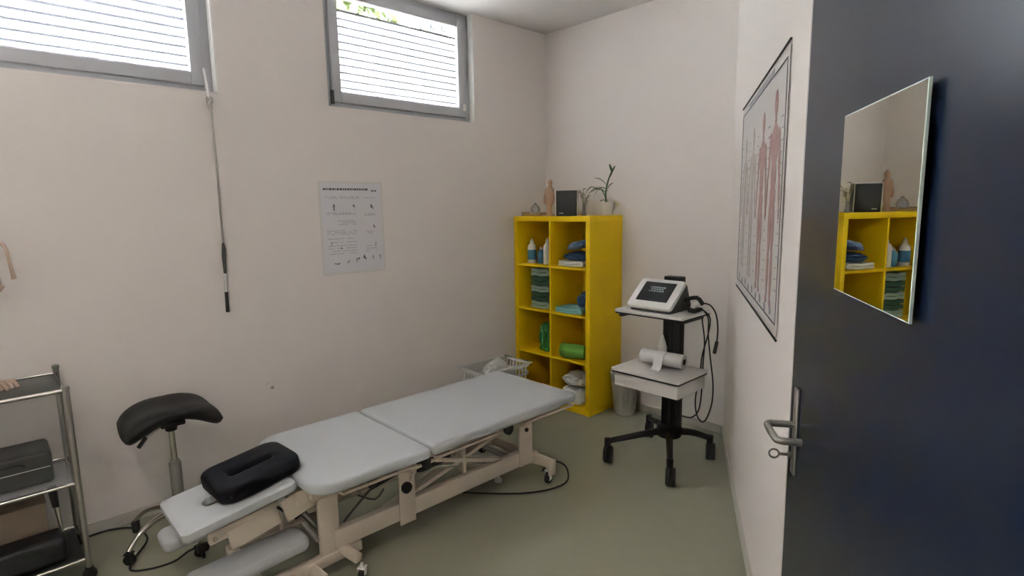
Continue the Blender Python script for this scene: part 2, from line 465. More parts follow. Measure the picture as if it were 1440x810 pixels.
b = MB(); b.box((xc, -0.008, sh / 2), (sw_ - 0.078, 0.005, sh - 0.078)); b.build('back_panel', M_yellow2, shelf)
ZT = sh

def bottle(x, y, z, h, r, body, cap, label_txt, lab=True, pump=False):
    t = thing('bottle', label_txt, 'bottle', (x, y, z), 'bottles in the top left compartment')
    b = MB(); b.lathe([(r * 0.92, 0), (r, h * 0.02), (r, h * 0.62), (r * 0.85, h * 0.72), (r * 0.42, h * 0.8), (r * 0.36, h * 0.84)], (x, y, z + 0.0005), 20)
    b.build('bottle_body', body, t)
    if lab:
        b = MB(); b.lathe([(r * 1.015, h * 0.14), (r * 1.02, h * 0.15), (r * 1.02, h * 0.54), (r * 1.015, h * 0.55)], (x, y, z), 20, caps=False)
        b.build('bottle_label', M_label, t, label='blue band')
    b = MB(); b.lathe([(r * 0.45, h * 0.82), (r * 0.45, h * 0.9), (r * 0.25, h * 0.93), (r * 0.15, h * 0.995), (r * 0.05, h)], (x, y, z), 14)
    b.build('bottle_cap', cap, t)
    return t
z3 = ZF[3]
bottle(0.115, -0.30, z3, 0.195, 0.036, M_white, M_white, 'white bottle with wide blue label, leftmost in the top left compartment')
bottle(0.202, -0.285, z3, 0.135, 0.030, M_label, M_white, 'short blue bottle with white cap between two taller white bottles', lab=False)
bottle(0.285, -0.30, z3, 0.205, 0.034, M_white, M_white, 'plain white bottle beside the centre divider of the yellow shelf', lab=False)

def towel_stack(name, x, y, z, w, d, layers, th, m, label, cat, rot=0.0, group=None, amp=0.006):
    """a cloth folded back and forth: serpentine strip"""
    path = []
    for k in range(layers):
        zz = th * (k + 0.5)
        xs = (-w / 2, w / 2) if k % 2 == 0 else (w / 2, -w / 2)
        for q in range(7):
            path.append((xs[0] + (xs[1] - xs[0]) * q / 6, zz + 0.15 * th * math.sin(q * 1.3 + k)))
        if k < layers - 1:
            sgn = 1 if xs[1] > 0 else -1
            for a in (-50, 0, 50):
                path.append((xs[1] + sgn * th * 0.5 * math.cos(math.radians(a)), zz + th / 2 + th / 2 * math.sin(math.radians(a))))
    b = MB(); b.ribbon(path, th * 0.86, d, (0, 0, 0), rotz(rot), seg=10)
    b.jitter(amp, 9)
    zmin = min(v.co.z for v in b.bm.verts)
    bmesh.ops.translate(b.bm, verts=b.bm.verts[:], vec=Vector((x, y, z - zmin + 0.0008)))
    o = b.build(name, m, smooth=True); tag(o, label, cat, group)
    return o
rz = math.radians
cxL, cxR = 0.208, 0.562
towel_stack('folded_towel', cxR - 0.01, -0.25, z3, 0.22, 0.20, 2, 0.020, M_cloth, 'flat white towel under the blue towels in the top right compartment', 'towel', amp=0.003)
# two blue towels heaped on it
def heap(name, c, s, m, label, cat, seed, rough=0.35, rot=0.0, tilt=0.0, group=None, lumps=3.2):
    b = MB()
    bmesh.ops.create_icosphere(b.bm, subdivisions=4, radius=1.0)
    R = rotz(rot) @ roty(tilt)
    for v in b.bm.verts:
        p = v.co.copy()
        n = noise.noise(p * lumps * 0.5 + Vector((seed, 0, 0))) * rough + noise.noise(p * lumps * 1.6 + Vector((0, seed, 0))) * rough * 0.4
        ridge = abs(noise.noise(p * lumps + Vector((0, 0, seed)))) * rough * 0.5
        p = Vector([math.copysign(abs(q) ** 0.75, q) for q in p]) * (1 + n - ridge)
        if p.z < -0.75: p.z = -0.75 + (p.z + 0.75) * 0.15
        v.co = Vector(c) + R @ Vector((p.x * s[0], p.y * s[1], p.z * s[2]))
    zmin = min(v.co.z for v in b.bm.verts)
    bmesh.ops.translate(b.bm, verts=b.bm.verts[:], vec=Vector((0, 0, c[2] - s[2] - zmin)))
    o = b.build(name, m); tag(o, label, cat, group); return o
heap('blue_towel', (cxR + 0.005, -0.25, z3 + 0.046 + 0.034), (0.105, 0.10, 0.034), M_navy, 'dark blue towel between the white towel and the paler blue towel', 'towel', 4, 0.25)
heap('blue_towel', (cxR + 0.02, -0.25, z3 + 0.114 + 0.030), (0.10, 0.09, 0.030), M_blue, 'crumpled mid blue towel topmost in the upper right compartment', 'towel', 8, 0.3, tilt=-0.25)
# row two left: green towels stack
z2 = ZF[2]
zz = z2
for m, th, txt in ((M_sage, 0.028, 'pale sage towel at the bottom of the green towel stack'), (M_dgreen, 0.034, 'dark green towel directly above the bottom sage towel'),
                   (M_sage, 0.024, 'thin sage towel in the middle of the green towel stack'), (M_dgreen, 0.036, 'dark green towel second from the top of the stack'),
                   (M_sage, 0.028, 'pale sage towel on top of the green towel stack')):
    o = towel_stack('folded_towel', 0.245, -0.25, zz, 0.17, 0.22, 2, th, m, txt, 'towel', amp=0.003, group='green towels stacked in the second left compartment')
    zz += 2 * th + 0.003
# row two right
towel_stack('folded_cloth', cxR - 0.005, -0.29, z2, 0.24, 0.18, 2, 0.020, M_teal, 'pale turquoise folded cloth at the front of the second right compartment', 'cloth', amp=0.006)
heap('navy_cloth_bundle', (cxR + 0.045, -0.20, z2 + 0.0405 + 0.06), (0.065, 0.08, 0.062), M_navy, 'dark navy cloth bundle lying on the turquoise cloth', 'cloth', 12, 0.3)
# row three
z1 = ZF[1]
heap('green_bag', (0.268, -0.29, z1 + 0.125), (0.058, 0.06, 0.125), M_green, 'tall crumpled green plastic bag against the centre divider', 'bag', 21, 0.35, lumps=4)
b = MB()
prof = [(0.0, 0.0)]
R = roty(PI / 2)
for k in range(1):
    b.lathe([(0.02, -0.105), (0.050, -0.10), (0.056, -0.06), (0.053, 0), (0.056, 0.06), (0.050, 0.10), (0.02, 0.105)], (cxR + 0.015, -0.335, z1 + 0.056), 24, rotz(0.25) @ R)
b.jitter(0.008, 14)
zmin = min(v.co.z for v in b.bm.verts)
bmesh.ops.translate(b.bm, verts=b.bm.verts[:], vec=Vector((0, 0, z1 + 0.0008 - zmin)))
tag(b.build('rolled_mat', M_lime), 'lime green rolled cloth poking out of the third right compartment', 'cloth')
# row four right: pillow and folded linen
z0_ = ZF[0]
heap('white_pillow', (cxR + 0.0, -0.26, z0_ + 0.075), (0.110, 0.104, 0.072), M_cloth, 'crumpled white cushion in the bottom right compartment', 'cushion', 31, 0.22)
heap('white_pillow', (cxR - 0.0, -0.26, z0_ + 0.150 + 0.045), (0.105, 0.10, 0.05), M_cloth, 'grey-white folded cushion lying on top of the lower white cushion', 'cushion', 37, 0.22)

# ------------------------------------------------------------------ on top of the shelf
spk = thing('speaker', 'black cube loudspeaker with thin white rim on top of the yellow shelf', 'speaker', (0.445, -0.25, ZT))
Rs = rotz(math.radians(36)); sc0 = Vector((0.445, -0.25, ZT))
def S_(x, y, z): return sc0 + Rs @ Vector((x, y, z))
b = MB(); b.box(S_(0, 0.0, 0.0965), (0.160, 0.13, 0.192), 0.008, Rs, seg=3); b.build('speaker_cabinet', M_dark, spk)
b = MB()
for dx in (-0.0805, 0.0805): b.box(S_(dx, -0.066, 0.0965), (0.005, 0.010, 0.192), 0.002, Rs)
b.box(S_(0, -0.066, 0.1905), (0.156, 0.010, 0.005), 0.002, Rs); b.build('front_rim', M_white, spk, label='thin white rim')
b = MB(); b.box(S_(0, -0.069, 0.094), (0.152, 0.010, 0.182), 0.004, Rs, seg=3); b.build('speaker_grille', M_dark, spk)
b = MB()
for k, w in enumerate((0.006, 0.004, 0.007, 0.004)): b.box(S_(-0.05 + k * 0.008, -0.0745, 0.022), (w, 0.001, 0.006), 0, Rs)
b.build('speaker_badge', M_white, spk, label='small pale badge')

fig = thing('anatomical_model', 'tan anatomical body figure standing left of the black speaker', 'model', (0.28, -0.27, ZT))
b = MB()
segs = [((0, 0, .012), .030, .02), ((-.004, 0, .05), .022, .018), ((0, 0, .10), .030, .02), ((.002, 0, .14), .038, .024), ((.0, 0, .175), .044, .026), ((0, 0, .205), .040, .024), ((.004, 0, .222), .017, .014), ((.006, 0, .235), .014, .014), ((.007, 0, .255), .020, .020), ((.007, 0, .272), .014, .014), ((.007, 0, .279), .004, .004)]
rings = []
for (cx_, cy_, cz_), rx, ry in segs:
    rings.append([b.bm.verts.new((0.28 + cx_ + rx * math.cos(2 * PI * k / 16), -0.27 + cy_ + ry * math.sin(2 * PI * k / 16), ZT + cz_)) for k in range(16)])
for A, B in zip(rings, rings[1:]):
    for k in range(16): b.bm.faces.new((A[k], A[(k + 1) % 16], B[(k + 1) % 16], B[k]))
b.bm.faces.new(rings[0][::-1]); b.bm.faces.new(rings[-1])
b.jitter(0.004, 30)
b.build('figure_body', M_bone, fig)
b = MB()
b.tube([(0.245, -0.27, ZT + .185), (0.232, -0.272, ZT + .14), (0.240, -0.276, ZT + .095)], .009, 8, smooth=3)
b.build('figure_arm', M_bone, fig)
b = MB(); b.tube([(0.315, -0.27, ZT + .185), (0.327, -0.272, ZT + .14), (0.318, -0.276, ZT + .095)], .009, 8, smooth=3)
b.build('figure_arm', M_bone, fig)
b = MB(); b.box((0.28, -0.27, ZT + 0.0065), (0.09, 0.07, 0.012), 0.003); b.build('figure_base', M_wood, fig)

b = MB(); b.box((0.105, -0.26, ZT + 0.011), (0.20, 0.09, 0.020), 0.003)
tr = thing('wooden_tray', 'flat pale wooden tray at the left end of the shelf top', 'tray', (0.105, -0.26, ZT))
b.build('tray_base', M_wood, tr)
for dx in (-0.097, 0.097):
    b = MB(); b.box((0.105 + dx, -0.26, ZT + 0.026), (0.006, 0.09, 0.010), 0.002); b.build('tray_rim', M_wood, tr)
b = MB(); b.lathe([(0.02, 0), (0.034, 0.005), (0.040, 0.03), (0.030, 0.055), (0.012, 0.07), (0.010, 0.082)], (0.12, -0.26, ZT + 0.0215), 18)
tag(b.build('small_jar', M_clear), 'small clear jar standing on the pale wooden tray', 'jar')

def leaf(b, base, direction, length, width, droop, lift=1.0, n=8):
    base = Vector(base); d = Vector((direction[0], direction[1], 0)).normalized(); side = Vector((-d.y, d.x, 0))
    prev = None
    for k in range(n + 1):
        t = k / n
        p = base + d * (length * 0.75 * t) + Vector((0, 0, length * lift * (t - droop * t * t)))
        w = width * math.sin(PI * min(0.98, 0.12 + 0.86 * t)) ** 0.7
        mid = p + Vector((0, 0, -w * 0.25))
        cur = [b.bm.verts.new(p + side * w / 2), b.bm.verts.new(mid), b.bm.verts.new(p - side * w / 2), b.bm.verts.new(mid - Vector((0, 0, 0.0015)))]
        if prev:
            for i in range(4): b.bm.faces.new((prev[i], prev[(i + 1) % 4], cur[(i + 1) % 4], cur[i]))
        else: b.bm.faces.new(cur[::-1])
        prev = cur
    b.bm.faces.new(prev)
pl = thing('potted_plant', 'green long-leaved plant in white pot on the right of the shelf top', 'plant', (0.685, -0.17, ZT))
px_, py_ = 0.715, -0.12
b = MB(); b.lathe([(0.038, 0.001), (0.040, 0.004), (0.050, 0.085), (0.053, 0.09), (0.053, 0.100), (0.048, 0.100), (0.046, 0.082)], (px_, py_, ZT), 24, caps=True)
b.build('pot', M_white, pl)
b = MB(); b.lathe([(0.046, 0.0), (0.02, 0.004)], (px_, py_, ZT + 0.083), 18); b.build('potting_soil', M_soil, pl)
b = MB(); b.tube([(px_, py_, ZT + 0.08), (px_ - 0.01, py_, ZT + 0.15), (px_ + 0.015, py_ - 0.01, ZT + 0.24), (px_ + 0.05, py_ - 0.01, ZT + 0.32)], .004, 6, smooth=4, radii=[.008, .007, .006, .004])
b.tube([(px_ - 0.005, py_, ZT + 0.12), (px_ - 0.04, py_ - .01, ZT + 0.19), (px_ - 0.09, py_ - .03, ZT + 0.20)], .004, 6, smooth=4)
b.build('stem', M_leaf, pl)
rl = random.Random(11)
for (sx_, sy_, sz_), dr, L, dp, lf in (
        ((0.0, 0, .16), (-1, -.2), .16, .9, .9), ((0.01, 0, .2), (1, .1), .06, .5, 1.2), ((0.0, 0, .22), (-.6, -.6), .12, .6, 1.1),
        ((.03, 0, .28), (.8, -.3), .09, .35, 1.3), ((.045, 0, .31), (.1, -.4), .07, .3, 1.2), ((-.08, -.03, .2), (-1, 0), .12, 1.4, .7),
        ((-.05, -.02, .19), (-.3, -.8), .10, 1.3, .7), ((0, 0, .10), (-1, .2), .10, 1.0, .7), ((0, 0, .10), (.5, -.8), .10, 1.1, .8), ((.01, 0, .18), (-.8, -.4), .14, 1.25, 1.0)):
    b = MB(); leaf(b, (px_ + sx_, py_ + sy_, ZT + sz_), dr, L, 0.018, dp, lf); b.build('leaf', M_leaf, pl)

p2 = thing('dried_plant', 'thin speckled dried plant in a narrow clear vase between speaker and white pot', 'plant', (0.63, -0.28, ZT))
b = MB(); b.lathe([(0.018, 0.0005), (0.020, 0.004), (0.014, 0.03), (0.011, 0.06), (0.014, 0.075)], (0.63, -0.28, ZT), 16); b.build('vase', M_clear, p2)
b = MB(); tips = []
for k in range(6):
    a = k * 1.05; s_ = 0.02 + 0.012 * (k % 3)
    top = (0.63 + s_ * math.cos(a), -0.28 + s_ * math.sin(a), ZT + 0.13 + 0.012 * k)
    b.tube([(0.63, -0.28, ZT + 0.02), (0.63 + s_ * .3 * math.cos(a), -0.28 + s_ * .3 * math.sin(a), ZT + 0.09), top], .0018, 5, smooth=3); tips.append(top)
b.tube([(0.63, -0.28, ZT + 0.05), (0.66, -0.27, ZT + 0.15), (0.70, -0.24, ZT + 0.20), (0.74, -.22, ZT + .205)], .0022, 5, smooth=4)
b.build('stem', M_leaf2, p2)
for k, tp in enumerate(tips):
    for q in range(2):
        b = MB(); leaf(b, Vector(tp) - Vector((0, 0, 0.03 * q)), (math.cos(k * 1.3 + q * 2), math.sin(k * 1.3 + q * 2)), 0.035, 0.014, 0.9, 0.8); b.build('leaf', M_leaf2, p2)

# ------------------------------------------------------------------ waste bin
bn = thing('waste_bin', 'off-white round plastic waste bin on the floor beside the yellow shelf', 'bin', (0.905, -0.135, 0))
b = MB(); b.lathe([(0.074, 0.001), (0.078, 0.006), (0.104, 0.30), (0.108, 0.305), (0.108, 0.315), (0.101, 0.315), (0.100, 0.30), (0.075, 0.012), (0.01, 0.010)], (0.905, -0.135, 0), 32)
b.build('bin_body', M_bin, bn)
b = MB(); b.lathe([(0.108, 0.316), (0.111, 0.30), (0.108, 0.27), (0.1055, 0.26)], (0.905, -0.135, 0), 32, caps=False); b.jitter(0.003, 40)
b.build('bin_liner', M_clear, bn)

# ------------------------------------------------------------------ laundry basket with linen behind the table
bk = thing('laundry_basket', 'white perforated laundry basket by the wall behind the grey treatment table', 'basket', (0.27, -0.78, 0))
bx0, bx1, by0, by1, bh = 0.045, 0.29, -0.97, -0.56, 0.36
def basket_wall(b, A, B, nvec, h, holes):
    A = Vector(A); B = Vector(B); L = (B - A).length; u = (B - A) / L; n = Vector(nvec)
    cols = holes; cw = L / cols
    # solid lower part, then rows of slots near the rim
    def quad(s0, s1, z0, z1):
        fl = lambda s, z: A + u * s + n * (0.03 * z / h) + Vector((0, 0, z))
        for o in (0.0, 0.0035):
            q = [b.bm.verts.new(fl(s, z) + n * o) for s, z in ((s0, z0), (s1, z0), (s1, z1), (s0, z1))]
            b.bm.faces.new(q)
    quad(0, L, 0.004, h * 0.60)
    rows = [(0.60, 0.76), (0.80, 0.94)]
    for r0, r1 in rows:
        for k in range(cols): quad(k * cw, k * cw + cw * 0.32, h * r0, h * r1)
        quad(0, L, h * r1, h * (r1 + 0.04))
b = MB()
basket_wall(b, (bx0, by0, 0), (bx0, by1, 0), (-1, 0, 0), bh, 12)
basket_wall(b, (bx1, by0, 0), (bx1, by1, 0), (1, 0, 0), bh, 12)
basket_wall(b, (bx0, by0, 0), (bx1, by0, 0), (0, -1, 0), bh, 7)
basket_wall(b, (bx0, by1, 0), (bx1, by1, 0), (0, 1, 0), bh, 7)
b.box(((bx0 + bx1) / 2, (by0 + by1) / 2, 0.006), (bx1 - bx0, by1 - by0, 0.008))
b.build('basket_body', M_white, bk, smooth=False)
b = MB(); b.tube([(bx0 - .03, by0 - .03, bh), (bx1 + .03, by0 - .03, bh), (bx1 + .03, by1 + .03, bh), (bx0 - .03, by1 + .03, bh)], 0.010, 8, closed=True)
b.build('basket_rim', M_white, bk)
heap('crumpled_sheet', (0.165, -0.765, 0.012 + 0.205), (0.08, 0.15, 0.205), M_cloth, 'crumpled white sheet heaped in the perforated laundry basket', 'linen', 44, 0.18, lumps=5)

# ------------------------------------------------------------------ wall charts
ch = thing('anatomy_chart', 'large anatomical wall chart with muscle and skeleton figures on the right wall', 'poster', RW(1.24, 1.56, 0.004))
t0, t1, za, zb_ = 0.571, 1.913, 1.095, 2.035
tc_ = (t0 + t1) / 2
b = MB(); b.box(RW(tc_, (za + zb_) / 2, 0.004), (t1 - t0, 0.002, zb_ - za - 0.02), 0, RR); b.build('chart_sheet', mat('chart_paper', (0.60, 0.56, 0.54), 0.5, var=0.03), ch, smooth=False)
for z, nm in ((zb_, 'top_rail'), (za, 'bottom_rail')):
    b = MB(); b.box(RW(tc_, z, 0.006), (t1 - t0 + 0.02, 0.006, 0.007), 0.002, RR); b.build(nm, M_dark, ch)
b = MB()
for t in (t0 + 0.03, t1 - 0.03): b.box(RW(t, (za + zb_) / 2, 0.0058), (0.006, 0.0012, zb_ - za - 0.10), 0, RR)
b.box(RW(tc_, zb_ - 0.045, 0.0058), (t1 - t0 - 0.06, 0.0012, 0.005), 0, RR)
b.box(RW(tc_, za + 0.045, 0.0058), (t1 - t0 - 0.06, 0.0012, 0.005), 0, RR)
b.build('printed_border', M_print, ch, smooth=False)
def blob(b, t, z, rt, rz_, off=0.0062, tilt=0.0, n=14):
    c = RW(t, z, off); q = []
    for k in range(n):
        a = 2 * PI * k / n; x = rt * math.cos(a); y = rz_ * math.sin(a)
        q.append(c + dR * (x * math.cos(tilt) - y * math.sin(tilt)) + Vector((0, 0, x * math.sin(tilt) + y * math.cos(tilt))))
    f = [b.bm.verts.new(p) for p in q]; g = [b.bm.verts.new(p - nR * 0.0008) for p in q]
    b.bm.faces.new(f); b.bm.faces.new(g[::-1])
    for k in range(n): b.bm.faces.new((f[k], f[(k + 1) % n], g[(k + 1) % n], g[k]))
def figure(t, z0, z1, m, wide, nm):
    h = z1 - z0; b = MB(); o = [0.006]
    def B(dt, fz, rt, rz_, tilt=0):
        o[0] += 0.00006; blob(b, t + dt * h, z0 + fz * h, rt * h, rz_ * h, o[0], tilt)
    B(0, .935, .045, .062); B(0, .86, .025, .03)
    B(0, .75, .10 * wide, .10); B(0, .62, .075 * wide, .09); B(0, .52, .085 * wide, .06)
    for s in (-1, 1):
        B(s * .12 * wide, .78, .035, .04); B(s * .145, .69, .025, .09, s * .12); B(s * .175, .55, .02, .085, s * .12); B(s * .195, .445, .018, .03)
        B(s * .05, .38, .045 * wide, .13, s * -.03); B(s * .055, .17, .032 * wide, .13); B(s * .065, .03, .03, .02)
    b.build(nm, m, ch, smooth=False)
figure(0.80, 1.22, 1.86, M_ske, 0.7, 'printed_figure')
figure(1.09, 1.20, 1.88, M_ske, 0.8, 'printed_figure')
figure(1.40, 1.18, 1.90, M_red, 0.95, 'printed_figure')
figure(1.70, 1.17, 1.93, M_red, 1.0, 'printed_figure')
b = MB(); rt_ = random.Random(5)
b.box(RW(tc_, zb_ - 0.028, 0.0062), (0.75, 0.001, 0.016), 0, RR)
for col in (0.66, 0.95, 1.25, 1.55, 1.84):
    for k in range(16):
        w = rt_.uniform(0.015, 0.05)
        b.box(RW(col + rt_.uniform(-.01, .01), 1.25 + 0.038 * k, 0.0063), (w, 0.001, 0.004), 0, RR)
for k in range(9): blob(b, 0.72 + 0.13 * k, 1.17 - 0.012 * (k % 2), 0.022, 0.018, 0.0066)
b.build('printed_captions', M_print2, ch, smooth=False)

ps = thing('exercise_poster', 'laminated white A2 sheet of small grey exercise drawings between the windows', 'poster', (0.003, -1.79, 1.43))
b = MB(); b.box((0.002, -1.79, 1.430), (0.002, 0.435, 0.575)); b.build('laminate', mat('laminate_film', (0.70, 0.67, 0.64), 0.3), ps, smooth=False)
b = MB(); b.box((0.0036, -1.79, 1.432), (0.001, 0.405, 0.545)); b.build('poster_sheet', M_paper, ps, smooth=False)
b = MB(); pr_ = random.Random(9)
def W_(y, z, w, h): b.box((0.0046, y, z), (0.001, w, h))
ty = 1.432 + 0.2725
def PY(f): return -1.99 + 0.40 * f
def PZ(f): return ty - 0.545 * f
# heading line made of short word blocks
def words(f0, f1, fz, h, dens=0.8):
    y = f0
    while y < f1:
        w = pr_.uniform(0.015, 0.05); w = min(w, f1 - y)
        if pr_.random() < dens: W_(PY(y + w / 2), PZ(fz), 0.40 * w, h)
        y += w + 0.010
words(0.03, 0.78, 0.065, 0.012, 1.0); words(0.84, 0.93, 0.08, 0.010, 1.0)
b.build('printed_heading', M_print, ps, smooth=False)
b = MB()
for fz in (0.15, 0.165, 0.33, 0.345, 0.42, 0.44, 0.46, 0.53, 0.55, 0.57, 0.62, 0.66, 0.70, 0.73, 0.76, 0.79):
    f0 = 0.06 if fz < 0.4 or fz > 0.5 else 0.25
    words(f0, 0.55 if fz > 0.2 else 0.62, fz, 0.0035, 0.8)
for fz in (0.16, 0.345, 0.36, 0.55, 0.57, 0.72, 0.75, 0.78): words(0.70, 0.90, fz, 0.0035, 0.8)
b.build('printed_text', M_print2, ps, smooth=False)
b = MB()
def stick(fy, fz, s, pose):
    def S(a, c, r): b.tube([(0.0048, PY(fy) + s * a[0], PZ(fz) + s * a[1]), (0.0048, PY(fy) + s * c[0], PZ(fz) + s * c[1])], r * s, 6)
    b.lathe([(0.2 * s, -0.0008), (0.2 * s, 0.0008)], (0.0048, PY(fy) + s * pose[0][0], PZ(fz) + s * pose[0][1]), 10, roty(PI / 2))
    for a, c, r in pose[1]: S(a, c, r)
stand = ((0, .9), [((0, .7), (0, 0), .16), ((0, 0), (-.2, -.9), .1), ((0, 0), (.2, -.9), .1), ((0, .6), (-.5, .3), .08), ((0, .6), (.5, .3), .08)])
bend = ((.6, .4), [((.45, .3), (-.3, .2), .16), ((-.3, .2), (-.3, -.9), .12), ((.4, .3), (.5, -.4), .08)])
lie = ((.8, .1), [((.6, 0), (-.2, 0), .16), ((-.2, 0), (-.6, .3), .1), ((-.6, .3), (-.9, -.1), .1)])
sit = ((0, .8), [((0, .6), (0, 0), .25), ((0, 0), (.5, .1), .14), ((.5, .1), (.5, -.6), .1), ((-.3, .1), (.3, .1), .2)])
for fy, fz, s, p in ((0.19, 0.27, .020, stand), (0.52, 0.26, .016, sit), (0.83, 0.27, .021, sit), (0.86, 0.50, .015, sit), (0.12, 0.68, .009, stand), (0.28, 0.735, .011, sit),
                     (0.20, 1.0, .0, lie), (0.19, 0.905, .020, lie), (0.38, 0.89, .014, bend), (0.54, 0.87, .020, bend), (0.66, 0.86, .022, sit), (0.82, 0.86, .013, stand), (0.95, 0.86, .013, stand), (0.88, 0.70, .010, stand)):
    if s: stick(fy, fz, s, p)
b.build('printed_drawings', M_print, ps, smooth=False)
b = MB(); b.lathe([(0.011, 0), (0.008, 0.0012)], (0.0002, -2.362, 0.524), 12, roty(PI / 2))
b.tube([(0.001, -2.40, 0.545), (0.001, -2.38, 0.56)], 0.0012, 5)
tag(b.build('wall_mark', M_stain), 'small grey scuff mark on the wall above the treatment table', 'mark')

# ------------------------------------------------------------------ window crank rod
cr = thing('window_crank', 'long thin metal crank rod hanging from the left window corner', 'crank', (0.02, -2.57, 1.0))
b = MB(); b.tube([(-0.005, -2.575, 2.275), (0.012, -2.567, 2.13)], 0.007, 10); b.build('crank_gear', M_white, cr)
b = MB(); b.tube([(0.012, -2.567, 2.13), (0.016, -2.560, 2.112), (0.018, -2.570, 2.095), (0.020, -2.564, 2.07)], 0.009, 10, smooth=3); b.build('crank_joint', M_metal, cr)
b = MB(); b.tube([(0.020, -2.564, 2.08), (0.020, -2.566, 1.36)], 0.005, 10); b.build('crank_rod', M_metal, cr)
b = MB(); b.tube([(0.020, -2.566, 1.38), (0.020, -2.564, 1.345), (0.022, -2.567, 1.31), (0.021, -2.568, 1.215)], 0.009, 10, radii=[.006, .011, .011, .008]); b.build('crank_knuckle', M_smoke, cr)
b = MB(); b.tube([(0.021, -2.568, 1.215), (0.022, -2.571, 1.11)], 0.006, 10); b.build('crank_rod', M_white, cr)
b = MB(); b.tube([(0.022, -2.571, 1.115), (0.022, -2.573, 1.005)], 0.0095, 12); b.build('crank_grip', M_smoke, cr, label='dark grip')
b = MB(); b.box((0.008, -2.565, 2.118), (0.014, 0.03, 0.03), 0.003); b.build('wall_clip', M_metal, cr)

# ------------------------------------------------------------------ treatment table
bed = thing('treatment_table', 'long grey padded treatment table on a cream wheeled steel frame', 'treatment table', (0.94, -2.05, 0))
zt = 0.485; zu = 0.435
def pad_outline(x0, x1, y0, y1, r_far, r_near, n=6, cham=None):
    pts = []
    for cx_, cy_, r, a0 in ((x1 - r_far, y1 - r_far, r_far, 0), (x0 + r_far, y1 - r_far, r_far, 90), (x0 + r_near, y0 + r_near, r_near, 180), (x1 - r_near, y0 + r_near, r_near, 270)):
        for k in range(n + 1):
            a = math.radians(a0 + 90 * k / n); pts.append((cx_ + r * math.cos(a), cy_ + r * math.sin(a)))
    return pts
b = MB(); b.slab(pad_outline(0.60, 1.275, -2.135, -1.125, 0.035, 0.02), zu, zt, 0.018, seg=4); b.build('foot_cushion', M_vinyl, bed)
b = MB(); b.slab(pad_outline(0.60, 1.285, -2.695, -2.150, 0.02, 0.115, 8), zu, zt, 0.018, seg=4); b.build('back_cushion', M_vinyl, bed)
hr = math.radians(7.5)
Rh = rotx(hr)
hc = Vector((0.965, -2.905, 0.425))
b = MB(); ring_cushion(b, 0.345, 0.425, 0.025, 0.07, 0.085, 0.034, -0.024, 0.026, Rh, hc, 8, 16, -0.052); b.build('head_cushion', M_vinyl, bed)
b = MB()
b.box((0.94, -1.63, zu - 0.008), (0.60, 0.96, 0.014), 0.003); b.box((0.94, -2.41, zu - 0.008), (0.60, 0.44, 0.014), 0.003)
b.build('cushion_board', M_cream, bed)
# top frame
b = MB()
for x in (0.72, 1.16):
    b.beam((x, -2.66, 0.400), (x, -2.16, 0.400), 0.035, 0.035); b.beam((x, -2.12, 0.400), (x, -1.16, 0.400), 0.035, 0.035)
for y in (-2.62, -2.19, -2.09, -1.45, -1.2): b.beam((0.72, y, 0.40), (1.16, y, 0.40), 0.035, 0.03)
b.build('top_frame', M_cream, bed)
# accessory side rails
for y0, y1 in ((-2.55, -2.19), (-2.075, -1.70), (-1.50, -1.10)):
    for x, s in ((1.215, 1), (0.665, -1)):
        b = MB(); b.tube([(x - 0.035 * s, y0, 0.392), (x, y0, 0.392), (x, y1, 0.392), (x - 0.035 * s, y1, 0.392)], 0.0075, 10); b.build('side_rail', M_cream, bed)
# base frame
b = MB()
for x in (0.76, 1.12):
    b.beam((x, -2.56, 0.155), (x, -1.44, 0.150), 0.04, 0.085, 0.006)
    b.beam((x, -2.88, 0.075), (x, -2.44, 0.085), 0.045, 0.045, 0.005)
b.beam((0.76, -2.86, 0.075), (1.12, -2.86, 0.075), 0.045, 0.04, 0.005)
b.beam((0.76, -2.50, 0.085), (1.14, -2.50, 0.085), 0.045, 0.04, 0.005)
b.build('base_frame', M_cream, bed)
for x in (0.76, 1.115):
    b = MB()
    b.box((x, -2.575, 0.235), (0.03, 0.085, 0.315), 0.005)
    b.build('upright_post', M_cream, bed)
for x, s in ((0.745, -1), (1.135, 1)):
    b = MB(); b.box((x + 0.012 * s, -2.205, 0.235), (0.012, 0.085, 0.285), 0.003); b.build('pivot_plate', M_cream, bed)
    b = MB(); b.lathe([(0.024, 0), (0.026, 0.004), (0.026, 0.018), (0.018, 0.024)], (x + 0.018 * s, -2.215, 0.275), 18, roty(s * PI / 2)); b.build('knob', M_dark, bed, label='black knob')
    b = MB(); b.box((x + 0.005 * s, -1.42, 0.225), (0.014, 0.10, 0.235), 0.004); b.build('pivot_plate', M_cream, bed)
    b = MB(); b.lathe([(0.012, 0), (0.012, 0.008), (0.008, 0.010)], (x + 0.012 * s, -1.42, 0.315), 12, roty(s * PI / 2)); b.build('bolt', M_dark, bed)
b = MB(); b.lathe([(0.028, 0), (0.030, 0.006), (0.030, 0.020), (0.020, 0.026)], (1.185, -1.60, 0.385), 18, roty(PI / 2)); b.build('knob', M_dark, bed, label='black knob')
b = MB(); b.box((1.165, -1.60, 0.385), (0.05, 0.05, 0.04), 0.004); b.build('knob_bracket', M_cream, bed)
